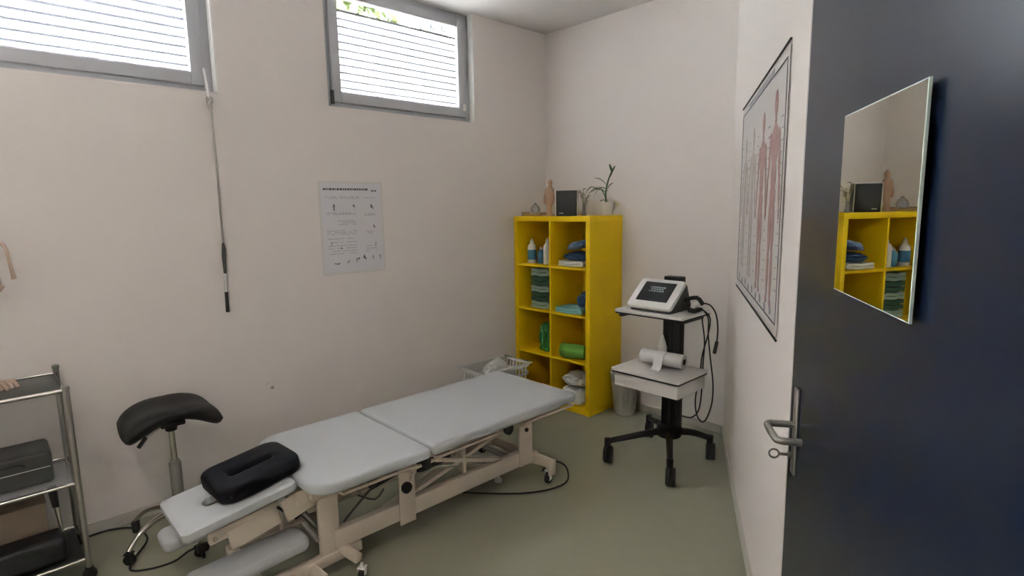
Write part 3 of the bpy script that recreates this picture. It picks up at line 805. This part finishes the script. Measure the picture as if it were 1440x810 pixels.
# scissor lift links
for x in (0.82, 1.07):
    b = MB(); b.beam((x, -1.50, 0.345), (x, -2.28, 0.155), 0.022, 0.055, 0.004, up=(1, 0, 0)); b.build('lift_arm', M_cream, bed)
    b = MB(); b.beam((x + 0.028, -1.52, 0.16), (x + 0.028, -2.02, 0.33), 0.022, 0.050, 0.004, up=(1, 0, 0)); b.build('lift_arm', M_cream, bed)
    b = MB(); b.beam((x + 0.028, -1.84, 0.20), (x + 0.028, -1.84, 0.37), 0.02, 0.05, 0.004, up=(1, 0, 0)); b.build('lift_strut', M_cream, bed)
for y, z in ((-2.30, 0.345), (-1.53, 0.18)):
    b = MB(); b.tube([(0.80, y, z), (1.10, y, z)], 0.016, 12); b.build('cross_shaft', M_metal, bed)
b = MB(); b.beam((1.10, -2.16, 0.330), (1.10, -1.66, 0.180), 0.012, 0.012, 0.002); b.build('gas_strut', M_chrome, bed)
b = MB(); b.box((1.07, -2.02, 0.335), (0.10, 0.20, 0.085), 0.012); b.tube([(1.07, -2.12, 0.34), (1.07, -2.35, 0.30)], 0.022, 12); b.build('lift_motor', M_dark, bed)
b = MB(); b.box((1.15, -2.115, 0.372), (0.07, 0.055, 0.085), 0.006); b.build('joint_bracket', M_dark, bed)
b = MB(); b.tube([(1.175, -2.20, 0.36), (1.175, -2.05, 0.365)], 0.009, 8); b.tube([(1.16, -2.16, 0.345), (1.16, -2.19, 0.30)], 0.006, 8); b.build('release_lever', M_cream, bed)
b = MB()
b.tube([(1.10, -2.50, 0.20), (1.11, -2.42, 0.27), (1.11, -2.33, 0.33)], 0.005, 8, smooth=3)
b.tube([(1.11, -2.43, 0.30), (1.11, -2.35, 0.25), (1.105, -2.30, 0.28)], 0.004, 8, smooth=3)
b.build('hose', M_smoke, bed)
# head section mechanism
b = MB()
b.beam((1.085, -2.70, 0.385), (1.10, -2.52, 0.385), 0.06, 0.07, 0.005)
b.beam((1.10, -2.75, 0.35), (1.10, -2.60, 0.39), 0.02, 0.10, 0.004)
b.build('head_bracket', M_cream, bed)
for x in (0.86, 1.065):
    b = MB(); b.beam((x, -2.68, 0.375), (x, -3.02, 0.335), 0.025, 0.05, 0.004); b.build('head_rail', M_cream, bed)
b = MB(); b.beam((1.07, -2.95, 0.30), (1.07, -2.76, 0.335), 0.016, 0.085, 0.004); b.build('side_plate', M_cream, bed)
b = MB(); b.box((1.085, -2.745, 0.385), (0.03, 0.028, 0.04), 0.003, Rh); b.build('clamp_block', M_white, bed)
b = MB(); b.tube([(1.095, -2.77, 0.375), (1.10, -2.70, 0.30)], 0.006, 8); b.tube([(1.10, -2.70, 0.30), (1.10, -2.62, 0.345)], 0.004, 8); b.build('release_lever', M_dark, bed, label='thin black lever')
b = MB(); b.tube([(1.10, -2.74, 0.402), (1.10, -2.69, 0.405)], 0.006, 8); b.build('locking_pin', M_chrome, bed)
b = MB(); b.tube([(0.83, -3.0, 0.335), (1.09, -3.0, 0.335)], 0.008, 8); b.build('tie_rod', M_chrome, bed)
b = MB(); b.tube([(1.05, -2.66, 0.25), (1.10, -2.62, 0.17), (1.08, -2.56, 0.12)], 0.012, 8); b.tube([(1.0, -2.66, 0.30), (1.05, -2.60, 0.2), (1.05, -2.52, 0.13)], 0.014, 8); b.build('support_strut', M_metal, bed)
# lowered arm rests
for x in (0.66, 1.075):
    b = MB(); b.slab(rrect(0.155, 0.44, 0.04), 0.160, 0.215, 0.020, rotx(math.radians(3)), 4, (x, -2.875, 0.0)); b.build('arm_rest', M_vinyl, bed)
    b = MB(); xi = x + 0.10 if x < 0.9 else x - 0.09
    b.beam((x, -2.80, 0.16), (xi, -2.72, 0.16), 0.03, 0.02, 0.003); b.tube([(xi, -2.72, 0.155), (xi, -2.72, 0.37)], 0.012, 10)
    b.build('arm_rest_bracket', M_cream, bed)
# cross feet with castors
def caster(x, y, parent, r=0.028, top=0.075, wheel=M_rubber, fork=M_white, nm='castor', ang=0.0):
    b = MB()
    R = rotz(ang)
    b.lathe([(r * 0.45, -0.011), (r * 0.95, -0.011), (r, -0.007), (r, 0.007), (r * 0.95, 0.011), (r * 0.45, 0.011)], (x, y, r + 0.0006), 18, R @ roty(PI / 2))
    w = b.build(nm, wheel, parent)
    b = MB()
    for s in (-1, 1):
        c = Vector((x, y, r + 0.008)) + R @ Vector((s * 0.0145, 0, 0)); b.box(c, (0.003, r * 0.9, r * 1.2), 0.001, R)
    b.box((x, y, 2 * r + 0.006), (0.034, 0.034, 0.006), 0.002, R)
    b.tube([(x, y, 2 * r + 0.006), (x, y, top)], 0.007, 8)
    f = b.build('castor_fork', fork, w)
    return w
b = MB(); b.beam((0.64, -1.335, 0.120), (1.26, -1.335, 0.120), 0.045, 0.045, 0.005)
for x in (0.76, 1.12): b.beam((x, -1.46, 0.135), (x, -1.32, 0.125), 0.04, 0.06, 0.005)
b.box((1.262, -1.335, 0.10), (0.016, 0.05, 0.085), 0.004); b.box((0.638, -1.335, 0.10), (0.016, 0.05, 0.085), 0.004)
b.build('cross_foot', M_cream, bed)
for x in (0.665, 1.235): caster(x, -1.335, bed, 0.035, 0.11, ang=0.3)
b = MB()
b.beam((1.10, -1.36, 0.105), (1.155, -1.30, 0.085), 0.03, 0.03, 0.004)
b.build('brake_arm', M_cream, bed)
b = MB(); b.tube([(1.06, -1.56, 0.115), (1.06, -1.56, 0.05)], 0.009, 10); b.lathe([(0.022, 0.03), (0.022, 0.045), (0.01, 0.05)], (1.06, -1.56, 0.0), 14); b.build('levelling_foot', M_white, bed)
for a_, b_ in (((1.12, -2.53, 0.105), (1.225, -2.50, 0.085)), ((0.76, -2.53, 0.105), (0.655, -2.50, 0.085)), ((1.10, -2.67, 0.075), (1.235, -2.66, 0.075))):
    b = MB(); b.beam(a_, b_, 0.035, 0.035, 0.005); b.build('castor_arm', M_cream, bed)
for x, y in ((1.235, -2.495), (0.645, -2.495), (0.76, -2.84), (1.12, -2.84)):
    caster(x, y, bed, 0.022, 0.07, ang=0.6, nm='castor')

# black ring cushion lying on the head section
pil = MB()
ring_cushion(pil, 0.275, 0.325, 0.06, 0.042, 0.17, 0.020, -0.036, 0.036, rotz(math.radians(4)) @ Rh, Vector((0.962, -2.815, 0.4995)), 8, 18)
tag(pil.build('face_cushion', M_cushion), 'black cushion with a long slot lying on the head end of the table', 'cushion')

# cables on the floor
def cable(pts, r, label, nm='floor_cable', m=M_rubber, cat='cable', group=None):
    b = MB(); b.tube(pts, r, 8, smooth=5); return tag(b.build(nm, m), label, cat, group)
zf = 0.0055
cable([(0.78, -1.93, zf), (0.949, -1.777, zf), (1.127, -1.624, zf), (1.232, -1.51, zf), (1.30, -1.375, zf), (1.300, -1.25, zf), (1.19, -1.13, zf), (1.10, -1.11, zf), (1.085, -1.19, zf), (1.12, -1.26, zf)], 0.0045,
      'black cable looping on the floor around the far castor of the table')
pc = thing('mains_cable', 'black power cord with plug running from the wall under the stool', 'cable', (0.48, -3.0, 0))
b = MB(); b.tube([(0.03, -3.36, zf), (0.022, -3.254, zf), (0.034, -3.185, zf), (0.10, -3.11, zf), (0.25, -3.085, zf), (0.40, -3.17, zf), (0.48, -3.19, zf), (0.53, -3.119, zf), (0.540, -3.036, zf), (0.548, -2.985, 0.03), (0.575, -2.945, 0.05)], 0.0045, 8, smooth=5); b.build('cord', M_rubber, pc)
b = MB(); b.lathe([(0.006, -0.03), (0.02, -0.02), (0.024, 0.01), (0.018, 0.022)], (0.598, -2.935, 0.05), 14, rotx(PI / 2) @ rotz(0.4)); b.box((0.60, -2.935, 0.025), (0.014, 0.014, 0.048), 0.003); b.build('plug', M_dark, pc)

# ------------------------------------------------------------------ saddle stool
st = thing('saddle_stool', 'black saddle stool with chrome legs standing between trolley and table', 'stool', (0.33, -2.96, 0))
b = MB()
NX, NY = 25, 15
def saddle(u, v, top):
    # u across (wide, along the wall), v front to back
    u = math.sin(PI / 2 * u); v = math.sin(PI / 2 * v)
    y = 0.198 * u * (1 - 0.05 * v * v)
    x = 0.165 * v * (1 - 0.12 * abs(u) ** 3)
    e = max(0.0, 1 - abs(u) ** 8) ** 0.5 * max(0.0, 1 - abs(v) ** 5) ** 0.5
    zc = 0.628 - 0.072 * abs(u) ** 2.2 + 0.025 * v * v
    th = 0.027 + 0.033 * abs(u)
    return Vector((0.33 + x, -2.955 + y, zc + (th if top else -th) * e))
gt = [[b.bm.verts.new(saddle(-1 + 2 * i / (NX - 1), -1 + 2 * j / (NY - 1), True)) for j in range(NY)] for i in range(NX)]
gb = [[b.bm.verts.new(saddle(-1 + 2 * i / (NX - 1), -1 + 2 * j / (NY - 1), False)) for j in range(NY)] for i in range(NX)]
for i in range(NX - 1):
    for j in range(NY - 1):
        b.bm.faces.new((gt[i][j], gt[i + 1][j], gt[i + 1][j + 1], gt[i][j + 1])); b.bm.faces.new((gb[i][j], gb[i][j + 1], gb[i + 1][j + 1], gb[i + 1][j]))
for i in range(NX - 1):
    b.bm.faces.new((gt[i][0], gb[i][0], gb[i + 1][0], gt[i + 1][0])); b.bm.faces.new((gt[i][-1], gt[i + 1][-1], gb[i + 1][-1], gb[i][-1]))
for j in range(NY - 1):
    b.bm.faces.new((gt[0][j], gt[0][j + 1], gb[0][j + 1], gb[0][j])); b.bm.faces.new((gt[-1][j], gb[-1][j], gb[-1][j + 1], gt[-1][j + 1]))
bmesh.ops.smooth_vert(b.bm, verts=b.bm.verts[:], factor=0.5, use_axis_x=True, use_axis_y=True, use_axis_z=True)
bmesh.ops.smooth_vert(b.bm, verts=b.bm.verts[:], factor=0.5, use_axis_x=True, use_axis_y=True, use_axis_z=True)
so = b.build('seat', M_leather, st)
for p in so.data.polygons: p.use_smooth = True
for e in so.data.edges: e.use_edge_sharp = False
b = MB(); b.box((0.33, -2.955, 0.578), (0.12, 0.10, 0.025), 0.006); b.lathe([(0.024, 0.535), (0.03, 0.575)], (0.33, -2.955, 0), 16); b.build('seat_mount', M_dark, st)
b = MB(); b.tube([(0.34, -2.99, 0.57), (0.37, -3.06, 0.545), (0.385, -3.085, 0.515)], 0.006, 8); b.build('lever', M_metal, st)
b = MB(); b.tube([(0.372, -3.065, 0.542), (0.390, -3.10, 0.510)], 0.009, 8); b.build('lever_grip', M_dark, st)
b = MB(); b.tube([(0.33, -2.955, 0.33), (0.33, -2.955, 0.56)], 0.014, 16); b.build('gas_piston', M_chrome, st)
b = MB(); b.tube([(0.33, -2.955, 0.12), (0.33, -2.955, 0.375)], 0.026, 18); b.tube([(0.33, -2.955, 0.372), (0.33, -2.955, 0.385)], 0.021, 16); b.build('column', M_metal, st)
angs = [math.radians(a) for a in (-69, -141, 147, 75, 3)]
for a in angs:
    d = Vector((math.cos(a), math.sin(a), 0)); c = Vector((0.33, -2.955, 0)); R_ = 0.245
    b = MB(); b.tube([c + d * 0.01 + Vector((0, 0, 0.145)), c + d * 0.10 + Vector((0, 0, 0.145)), c + d * 0.19 + Vector((0, 0, 0.115)), c + d * R_ + Vector((0, 0, 0.062))], 0.013, 12, smooth=5, radii=[.017, .014, .012, .011])
    b.build('leg', M_chrome, st)
    w = caster(*(c + d * R_).xy, st, 0.024, 0.07, M_rubber, M_dark, 'castor', a + 0.5)

# ------------------------------------------------------------------ glass and metal trolley at the left edge
tx0, tx1, ty0, ty1 = 0.065, 0.415, -3.325, -3.93
tro = thing('trolley', 'grey three-tier metal trolley standing against the wall at the left edge', 'trolley', ((tx0 + tx1) / 2, (ty0 + ty1) / 2, 0))
for x in (tx0, tx1):
    for y in (ty0, ty1):
        b = MB(); b.tube([(x, y, 0.06), (x, y, 0.845 if x > 0.2 else 0.865)], 0.012, 14); b.lathe([(0.013, 0), (0.015, 0.004), (0.014, 0.016), (0.004, 0.02)], (x, y, 0.838 if x > 0.2 else 0.858), 14)
        p = b.build('post', M_metal, tro)
        b = MB(); b.lathe([(0.008, -0.011), (0.024, -0.011), (0.026, -0.007), (0.026, 0.007), (0.024, 0.011), (0.008, 0.011)], (x, y, 0.0266), 16, roty(PI / 2)); b.tube([(x, y, 0.05), (x, y, 0.064)], 0.009, 8)
        b.box((x, y, 0.052), (0.032, 0.03, 0.006), 0.001)
        b.build('castor', M_dark, p)
for z, m in ((0.83, M_smoke), (0.43, M_clear), (0.09, M_dark)):
    b = MB(); b.box(((tx0 + tx1) / 2, (ty0 + ty1) / 2, z), (tx1 - tx0 - 0.02, abs(ty1 - ty0) - 0.02, 0.010), 0.002); b.build('shelf_plate', m, tro)
    b = MB(); b.tube([(tx0, ty0, z + 0.008), (tx1, ty0, z + 0.008), (tx1, ty1, z + 0.008), (tx0, ty1, z + 0.008)], 0.007, 8, closed=True); b.build('shelf_rim', M_chrome, tro)
bg = thing('instrument_case', 'dark grey zipped case lying on the middle trolley shelf', 'case', (0.25, -3.54, 0.436))
b = MB(); b.box((0.23, -3.53, 0.436 + 0.07), (0.20, 0.28, 0.138), 0.018, seg=4); b.build('case_body', M_smoke, bg)
b = MB(); b.tube([(0.332, -3.60, 0.535), (0.345, -3.58, 0.55), (0.345, -3.50, 0.55), (0.332, -3.48, 0.535)], 0.006, 8, smooth=3); b.build('handle', M_dark, bg)
b = MB(); b.tube([(0.331, -3.66, 0.51), (0.331, -3.40, 0.51)], 0.002, 6); b.build('zip', M_metal, bg)
bx_ = thing('storage_box', 'brown card box standing on the black bottom trolley shelf', 'box', (0.2, -3.55, 0.095))
b = MB(); b.box((0.16, -3.565, 0.0955 + 0.11), (0.15, 0.27, 0.22), 0.003); b.build('box_body', M_tan, bx_)
b = MB(); b.box((0.16, -3.565, 0.0955 + 0.2225), (0.156, 0.276, 0.006), 0.002); b.build('box_lid', M_tan, bx_)
bb = thing('black_bag', 'black bag filling the front of the bottom trolley shelf', 'bag', (0.32, -3.6, 0.095))
b = MB(); b.box((0.325, -3.56, 0.0955 + 0.061), (0.13, 0.36, 0.11), 0.025, seg=4); b.jitter(0.004, 20); b.build('bag_body', M_dark, bb)
b = MB(); b.tube([(0.392, -3.66, 0.17), (0.405, -3.62, 0.20), (0.405, -3.50, 0.20), (0.392, -3.46, 0.17)], 0.006, 8, smooth=3); b.build('bag_strap', M_rubber, bb)
hm = thing('reflex_hammer', 'black and chrome hammer standing upright on the lower trolley shelf', 'tool', (0.28, -3.40, 0.21))
b = MB(); b.tube([(0.31, -3.400, 0.32), (0.305, -3.405, 0.41)], 0.013, 10, radii=[.012, .016]); b.build('hammer_head', M_dark, hm)
b = MB(); b.tube([(0.318, -3.392, 0.206), (0.312, -3.396, 0.32)], 0.008, 10, radii=[.006, .012]); b.build('hammer_handle', M_chrome, hm)

# ------------------------------------------------------------------ pink anatomical models at the far left edge
am = thing('hand_model', 'pinkish resin hand model resting on the top trolley shelf', 'model', (0.25, -3.53, 0.836))
b = MB()
b.tube([(0.16, -3.66, 0.86), (0.19, -3.60, 0.862), (0.22, -3.55, 0.862)], 0.02, 12, smooth=3, radii=[.022, .022, .026]); b.build('palm', M_skin, am)
for k in range(5):
    y = -3.575 + 0.016 * k; L = (0.045, 0.06, 0.066, 0.06, 0.045)[k]
    b = MB(); b.tube([(0.205, y + .01, 0.865), (0.205 + L * .5, y + 0.035, 0.872), (0.205 + L, y + 0.05, 0.846)], .008, 8, smooth=3, radii=[.009, .008, .0065]); b.build('finger', M_skin, am)
wm = thing('bone_model', 'pinkish bone model hanging on the wall at the left edge above the trolley', 'model', (0.04, -3.45, 1.25))
b = MB(); b.tube([(0.03, -3.47, 1.38), (0.06, -3.455, 1.425), (0.075, -3.435, 1.41), (0.08, -3.428, 1.34), (0.075, -3.421, 1.275)], 0.006, 8, smooth=4, radii=[.010, .008, .006, .006, .009]); b.build('thin_bone', M_skin, wm)
b = MB(); b.tube([(0.05, -3.50, 1.46), (0.05, -3.485, 1.36), (0.055, -3.475, 1.25), (0.055, -3.465, 1.23)], 0.014, 10, smooth=4, radii=[.02, .012, .013, .020]); b.build('thick_bone', M_skin, wm)
b = MB(); b.tube([(0.0005, -3.472, 1.385), (0.035, -3.472, 1.385)], 0.005, 8); b.build('hook', M_metal, wm)

# ------------------------------------------------------------------ therapy device cart
ct = thing('device_cart', 'white two-tray equipment cart on black castor legs in the back right corner', 'cart', (1.53, -0.56, 0))
cc = Vector((1.53, -0.545, 0))
b = MB(); b.box((1.53, -0.535, 0.655), (0.115, 0.055, 0.93), 0.006)
b.build('column', M_black, ct)
b = MB(); b.box((1.53, -0.565, 0.655), (0.018, 0.006, 0.90), 0.001); b.build('column_groove', M_rubber, ct)
b = MB(); b.lathe([(0.07, 0.135), (0.075, 0.14), (0.075, 0.195), (0.06, 0.20)], (1.53, -0.56, 0), 24); b.build('hub', M_black, ct)
for x, y in ((1.305, -0.88), (1.275, -0.385), (1.725, -0.875), (1.725, -0.415)):
    a = math.atan2(y + 0.56, x - 1.53)
    b = MB(); b.tube([(1.53 + 0.05 * math.cos(a), -0.56 + 0.05 * math.sin(a), 0.165), (1.53 + 0.15 * math.cos(a), -0.56 + 0.15 * math.sin(a), 0.158), (x, y, 0.128)], 0.017, 12, smooth=3, radii=[.024, .020, .016])
    b.lathe([(0.018, 0.10), (0.020, 0.105), (0.020, 0.145), (0.014, 0.148)], (x, y, 0), 14)
    lg = b.build('leg', M_black, ct)
    b = MB(); off = Vector((0.010, -0.008, 0))
    for s in (-1, 1):
        b.lathe([(0.02, -0.013), (0.044, -0.013), (0.050, -0.008), (0.050, 0.008), (0.044, 0.013), (0.02, 0.013)], Vector((x, y, 0.0508)) + off + rotz(0.5) @ Vector((s * 0.014, 0, 0)), 24, rotz(0.5) @ roty(PI / 2))
    b.tube([(x + .01, y - .008, 0.051), (x + .01, y - .008, 0.07), (x, y, 0.10)], 0.011, 8)
    b.build('castor', M_rubber, lg)
def tray(z, x0, x1, y0, y1, drawer, nm):
    cx_, cy_ = (x0 + x1) / 2, (y0 + y1) / 2
    b = MB(); b.slab(rrect(x1 - x0, y1 - y0, 0.012), 0, 0.016, 0.002, None, 2, (cx_, cy_, z)); t = b.build(nm, M_tray, ct)
    b = MB(); b.slab(rrect(x1 - x0 - 0.004, y1 - y0 - 0.004, 0.012), 0, 0.009, 0.001, None, 2, (cx_, cy_, z - 0.0095)); b.build('tray_edge', M_dark, t, label='thin black edge')
    if drawer:
        b = MB(); b.box((cx_, cy_ + 0.004, z - 0.052), (x1 - x0 - 0.03, y1 - y0 - 0.03, 0.082), 0.004); b.build('drawer', M_tray, ct)
    return t
tray(0.915, 1.285, 1.735, -0.800, -0.475, False, 'upper_tray')
tray(0.568, 1.300, 1.750, -0.850, -0.515, True, 'lower_tray')
b = MB()
for x in (1.32, 1.70): b.beam((x, -0.78, 0.895), (x, -0.52, 0.895), 0.03, 0.018, 0.003)
b.build('tray_bracket', M_black, ct)

dv = thing('therapy_device', 'white and black therapy unit with tilted dark touchscreen on the cart top', 'device', (1.48, -0.66, 0.931))
zt_ = 0.932
b = MB()                      # black wedge body
prof = [(-0.105, 0.008), (-0.100, 0.0), (0.125, 0.0), (0.135, 0.03), (0.085, 0.150), (0.06, 0.155), (-0.100, 0.020)]
for s0, s1 in ((-0.13, 0.13),):
    A = [b.bm.verts.new((1.505 + s0, -0.66 + y, zt_ + z)) for y, z in prof]; B = [b.bm.verts.new((1.505 + s1, -0.66 + y, zt_ + z)) for y, z in prof]
    b.bm.faces.new(A); b.bm.faces.new(B[::-1])
    for k in range(len(prof)): b.bm.faces.new((A[k], A[(k + 1) % 7], B[(k + 1) % 7], B[k]))
bmesh.ops.recalc_face_normals(b.bm, faces=b.bm.faces[:])
bmesh.ops.bevel(b.bm, geom=b.bm.edges[:], offset=0.004, segments=2, affect='EDGES')
b.build('device_body', M_smoke, dv, label='dark grey wedge housing')
tl = math.radians(39); Rt = rotx(tl)
sc_ = Vector((1.50, -0.685, zt_ + 0.094))
b = MB(); b.slab(rrect(0.29, 0.225, 0.022), -0.014, 0.012, 0.006, Rt, 3, sc_); b.build('screen_bezel', M_white, dv, label='white bezel')
b = MB(); b.slab(rrect(0.205, 0.150, 0.004), 0.0121, 0.0132, 0, Rt, 1, sc_ + Rt @ Vector((0.0, 0.008, 0))); b.build('screen', M_screen, dv)
b = MB()
for r_, (f0, n_) in enumerate(((-0.045, 6), (-0.035, 5), (-0.045, 6))):
    for k in range(n_):
        b.box(sc_ + Rt @ Vector((f0 + 0.017 * k, 0.042 - 0.015 * r_, 0.0137)), (0.013, 0.010, 0.0006), 0, Rt)
b.build('screen_text', mat('screen_grey', (0.30, 0.32, 0.34), 0.5), dv, smooth=False)
b = MB(); b.tube([(1.62, -0.60, 0.99), (1.70, -0.585, 1.015), (1.735, -0.575, 0.975)], 0.012, 10, smooth=3); b.box((1.70, -0.60, 0.945), (0.05, 0.08, 0.022), 0.005); b.build('probe_holder', M_dark, dv)
b = MB(); b.tube([(1.69, -0.615, 0.960), (1.715, -0.60, 0.985)], 0.014, 12); b.build('connector', M_white, dv)

g_ = 'black leads hanging from the therapy device'
def lead(pts, label, end=None):
    t = thing('lead_cable', label, 'cable', pts[0], g_)
    b = MB(); b.tube(pts, 0.0042, 8, smooth=6); b.build('lead', M_rubber, t)
    if end:
        b = MB(); b.tube(end, 0.010, 10); b.build('lead_plug', M_dark, t)
lead([(1.735, -0.575, 0.985), (1.77, -0.56, 0.975), (1.800, -0.55, 0.93), (1.815, -0.55, 0.85), (1.812, -0.55, 0.76)], 'short black lead on the right of the cart ending in a thick plug', [(1.813, -0.55, 0.77), (1.800, -0.55, 0.70)])
lead([(1.73, -0.58, 0.955), (1.755, -0.55, 0.90), (1.760, -0.55, 0.80), (1.775, -0.55, 0.68), (1.798, -0.55, 0.52), (1.795, -0.55, 0.40), (1.765, -0.55, 0.30), (1.735, -0.55, 0.275), (1.705, -0.55, 0.31), (1.69, -0.545, 0.40), (1.690, -0.498, 0.55), (1.70, -0.498, 0.66), (1.735, -0.50, 0.80), (1.755, -0.53, 0.90), (1.72, -0.58, 0.957)], 'longest black lead looping down almost to the cart legs')
lead([(1.70, -0.57, 0.945), (1.692, -0.50, 0.90), (1.690, -0.49, 0.86), (1.705, -0.485, 0.74), (1.700, -0.485, 0.60), (1.705, -0.50, 0.45), (1.700, -0.52, 0.33), (1.66, -0.53, 0.275), (1.60, -0.535, 0.27)], 'black lead running down behind the trays into the column foot')
lead([(1.49, -0.585, 0.94), (1.47, -0.47, 0.92), (1.462, -0.47, 0.84), (1.462, -0.49, 0.76), (1.45, -0.50, 0.70)], 'thin black lead left of the cart column above the paper roll')

rl_ = thing('paper_roll', 'white paper roll lying across the lower cart tray', 'roll', (1.53, -0.68, 0.584))
b = MB(); Rr = rotz(0.06) @ roty(PI / 2)
b.lathe([(0.018, -0.135), (0.040, -0.135), (0.042, -0.132), (0.042, 0.132), (0.040, 0.135), (0.018, 0.135)], (1.53, -0.65, 0.640), 28, Rr); b.build('roll', M_white, rl_)
b = MB(); b.lathe([(0.015, -0.137), (0.018, -0.137), (0.018, 0.137), (0.015, 0.137)], (1.53, -0.65, 0.640), 20, Rr); b.build('core', M_dark, rl_, label='dark hollow core')
b = MB(); path = [(0.0, 0.0005), (0.015, 0.002), (0.028, 0.02), (0.036, 0.045), (0.044, 0.068), (0.058, 0.090), (0.085, 0.100)]
b.ribbon([(p[0], p[1]) for p in path], 0.003, 0.058, (1.532, -0.742, 0.586), rotz(PI / 2), 4); b.build('loose_sheet', M_white, rl_, label='loose end of paper')
b = MB()
gb_ = thing('gel_bottle', 'white cone-topped squeeze bottle standing behind the paper roll', 'bottle', (1.50, -0.57, 0.584))
b2 = MB(); b2.lathe([(0.026, 0.0005), (0.028, 0.004), (0.028, 0.11), (0.022, 0.125)], (1.49, -0.590, 0.5845), 20); b2.build('bottle_body', M_white, gb_)
b2 = MB(); b2.lathe([(0.022, 0.125), (0.020, 0.135), (0.006, 0.178), (0.004, 0.184)], (1.49, -0.590, 0.5845), 16); b2.build('bottle_nozzle', M_white, gb_)

# ------------------------------------------------------------------ blue door with mirror and handle
TD = 0.56
dD = Vector((math.sin(TD), -math.cos(TD), 0)); nD = Vector((-math.cos(TD), -math.sin(TD), 0))
RD = Matrix((dD, nD, Vector((0, 0, 1)))).transposed()
E0 = Vector((2.7165, -1.957, 0))
E0 = E0 - nD * (nD.dot(E0) + 1.262)
def D(s, z, off=0.0): return E0 + dD * s + nD * off + Vector((0, 0, z))
DW, DH = 1.09, 2.14
door = thing('door_1', '', '', D(DW / 2, 0.005)); del door['label']; del door['category']; door['kind'] = 'structure'
b = MB(); b.box(D(DW / 2 + 0.004, 0.008 + DH / 2, -0.022), (DW - 0.008, 0.044, DH), 0.002, RD); b.build('door_leaf', M_door, door, smooth=False)
b = MB(); b.box(D(0.002, 0.008 + DH / 2, -0.022), (0.004, 0.040, DH - 0.006), 0, RD); b.build('door_edge', M_reveal, door, smooth=False, label='pale leading edge')
b = MB(); b.box(D(0.085, 0.95, 0.004), (0.034, 0.008, 0.235), 0.003, RD); b.build('handle_plate', M_metal, door)
b = MB()
hz = 0.968
b.tube([D(0.085, hz, 0.006), D(0.085, hz, 0.06), D(0.092, hz, 0.072), D(0.110, hz, 0.075), D(0.185, hz, 0.072), D(0.200, hz, 0.066), D(0.204, hz, 0.05), D(0.204, hz, 0.016)], 0.009, 12, smooth=3)
b.build('door_handle', M_metal, door)
b = MB(); b.lathe([(0.009, 0), (0.009, 0.012)], D(0.085, 0.885, 0.006), 12, RD @ rotx(-PI / 2)); b.build('lock_cylinder', M_metal, door)
ky = thing('key', 'small key with ring sticking out of the blue door lock', 'key', D(0.085, 0.885, 0.02))
b = MB(); b.box(D(0.085, 0.885, 0.030), (0.003, 0.022, 0.008), 0.001, RD); 
pts = []
for k in range(12):
    a = 2 * PI * k / 12; pts.append(D(0.085, 0.885 + 0.012 * math.sin(a), 0.052 + 0.012 * math.cos(a)))
b.tube(pts, 0.0026, 6, closed=True); b.build('key_head', M_metal, ky)
# mirror tile
f_m = lambda p: p - nD * (nD.dot(p) + 1.2480)
mA = Vector((2.899, -2.274, 0)); mB = Vector((3.087, -2.574, 0))
s0 = (mA - E0).dot(dD); s1 = (mB - E0).dot(dD)
mir = thing('wall_mirror', 'frameless square mirror tile mounted on the dark blue door', 'mirror', D((s0 + s1) / 2, 1.537, 0.01))
b = MB(); b.box(D((s0 + s1) / 2, 1.537, 0.0115), (s1 - s0, 0.004, 0.340), 0, RD); b.build('mirror_edge', M_medge, mir, smooth=False, label='pale ground glass edge')
b = MB(); q = [D(s, z, 0.014) for s, z in ((s0 + .002, 1.369), (s1 - .002, 1.369), (s1 - .002, 1.705), (s0 + .002, 1.705))]
q2 = [p - nD * 0.0004 for p in q]
va = [b.bm.verts.new(p) for p in q]; vb = [b.bm.verts.new(p) for p in q2]
b.bm.faces.new(va); b.bm.faces.new(vb[::-1])
for k in range(4): b.bm.faces.new((va[k], va[(k + 1) % 4], vb[(k + 1) % 4], vb[k]))
b.build('mirror_glass', M_mirror, mir, smooth=False)
b = MB()
for s, z in ((s0 + .04, 1.41), (s1 - .04, 1.41), (s0 + .04, 1.665), (s1 - .04, 1.665)): b.box(D(s, z, 0.005), (0.03, 0.009, 0.03), 0.001, RD)
b.build('mounting_pad', M_dark, mir)

# ------------------------------------------------------------------ housing of the added fill lamp, unseen behind the camera
lp = thing('added_fill_lamp', 'long white fill lamp added on the ceiling, out of frame behind the viewer', 'lamp', (2.15, -3.95, H - 0.05))
b = MB(); b.box((2.15, -3.95, H - 0.022), (1.22, 0.30, 0.04), 0.006); b.build('fill_lamp_housing', M_white, lp)
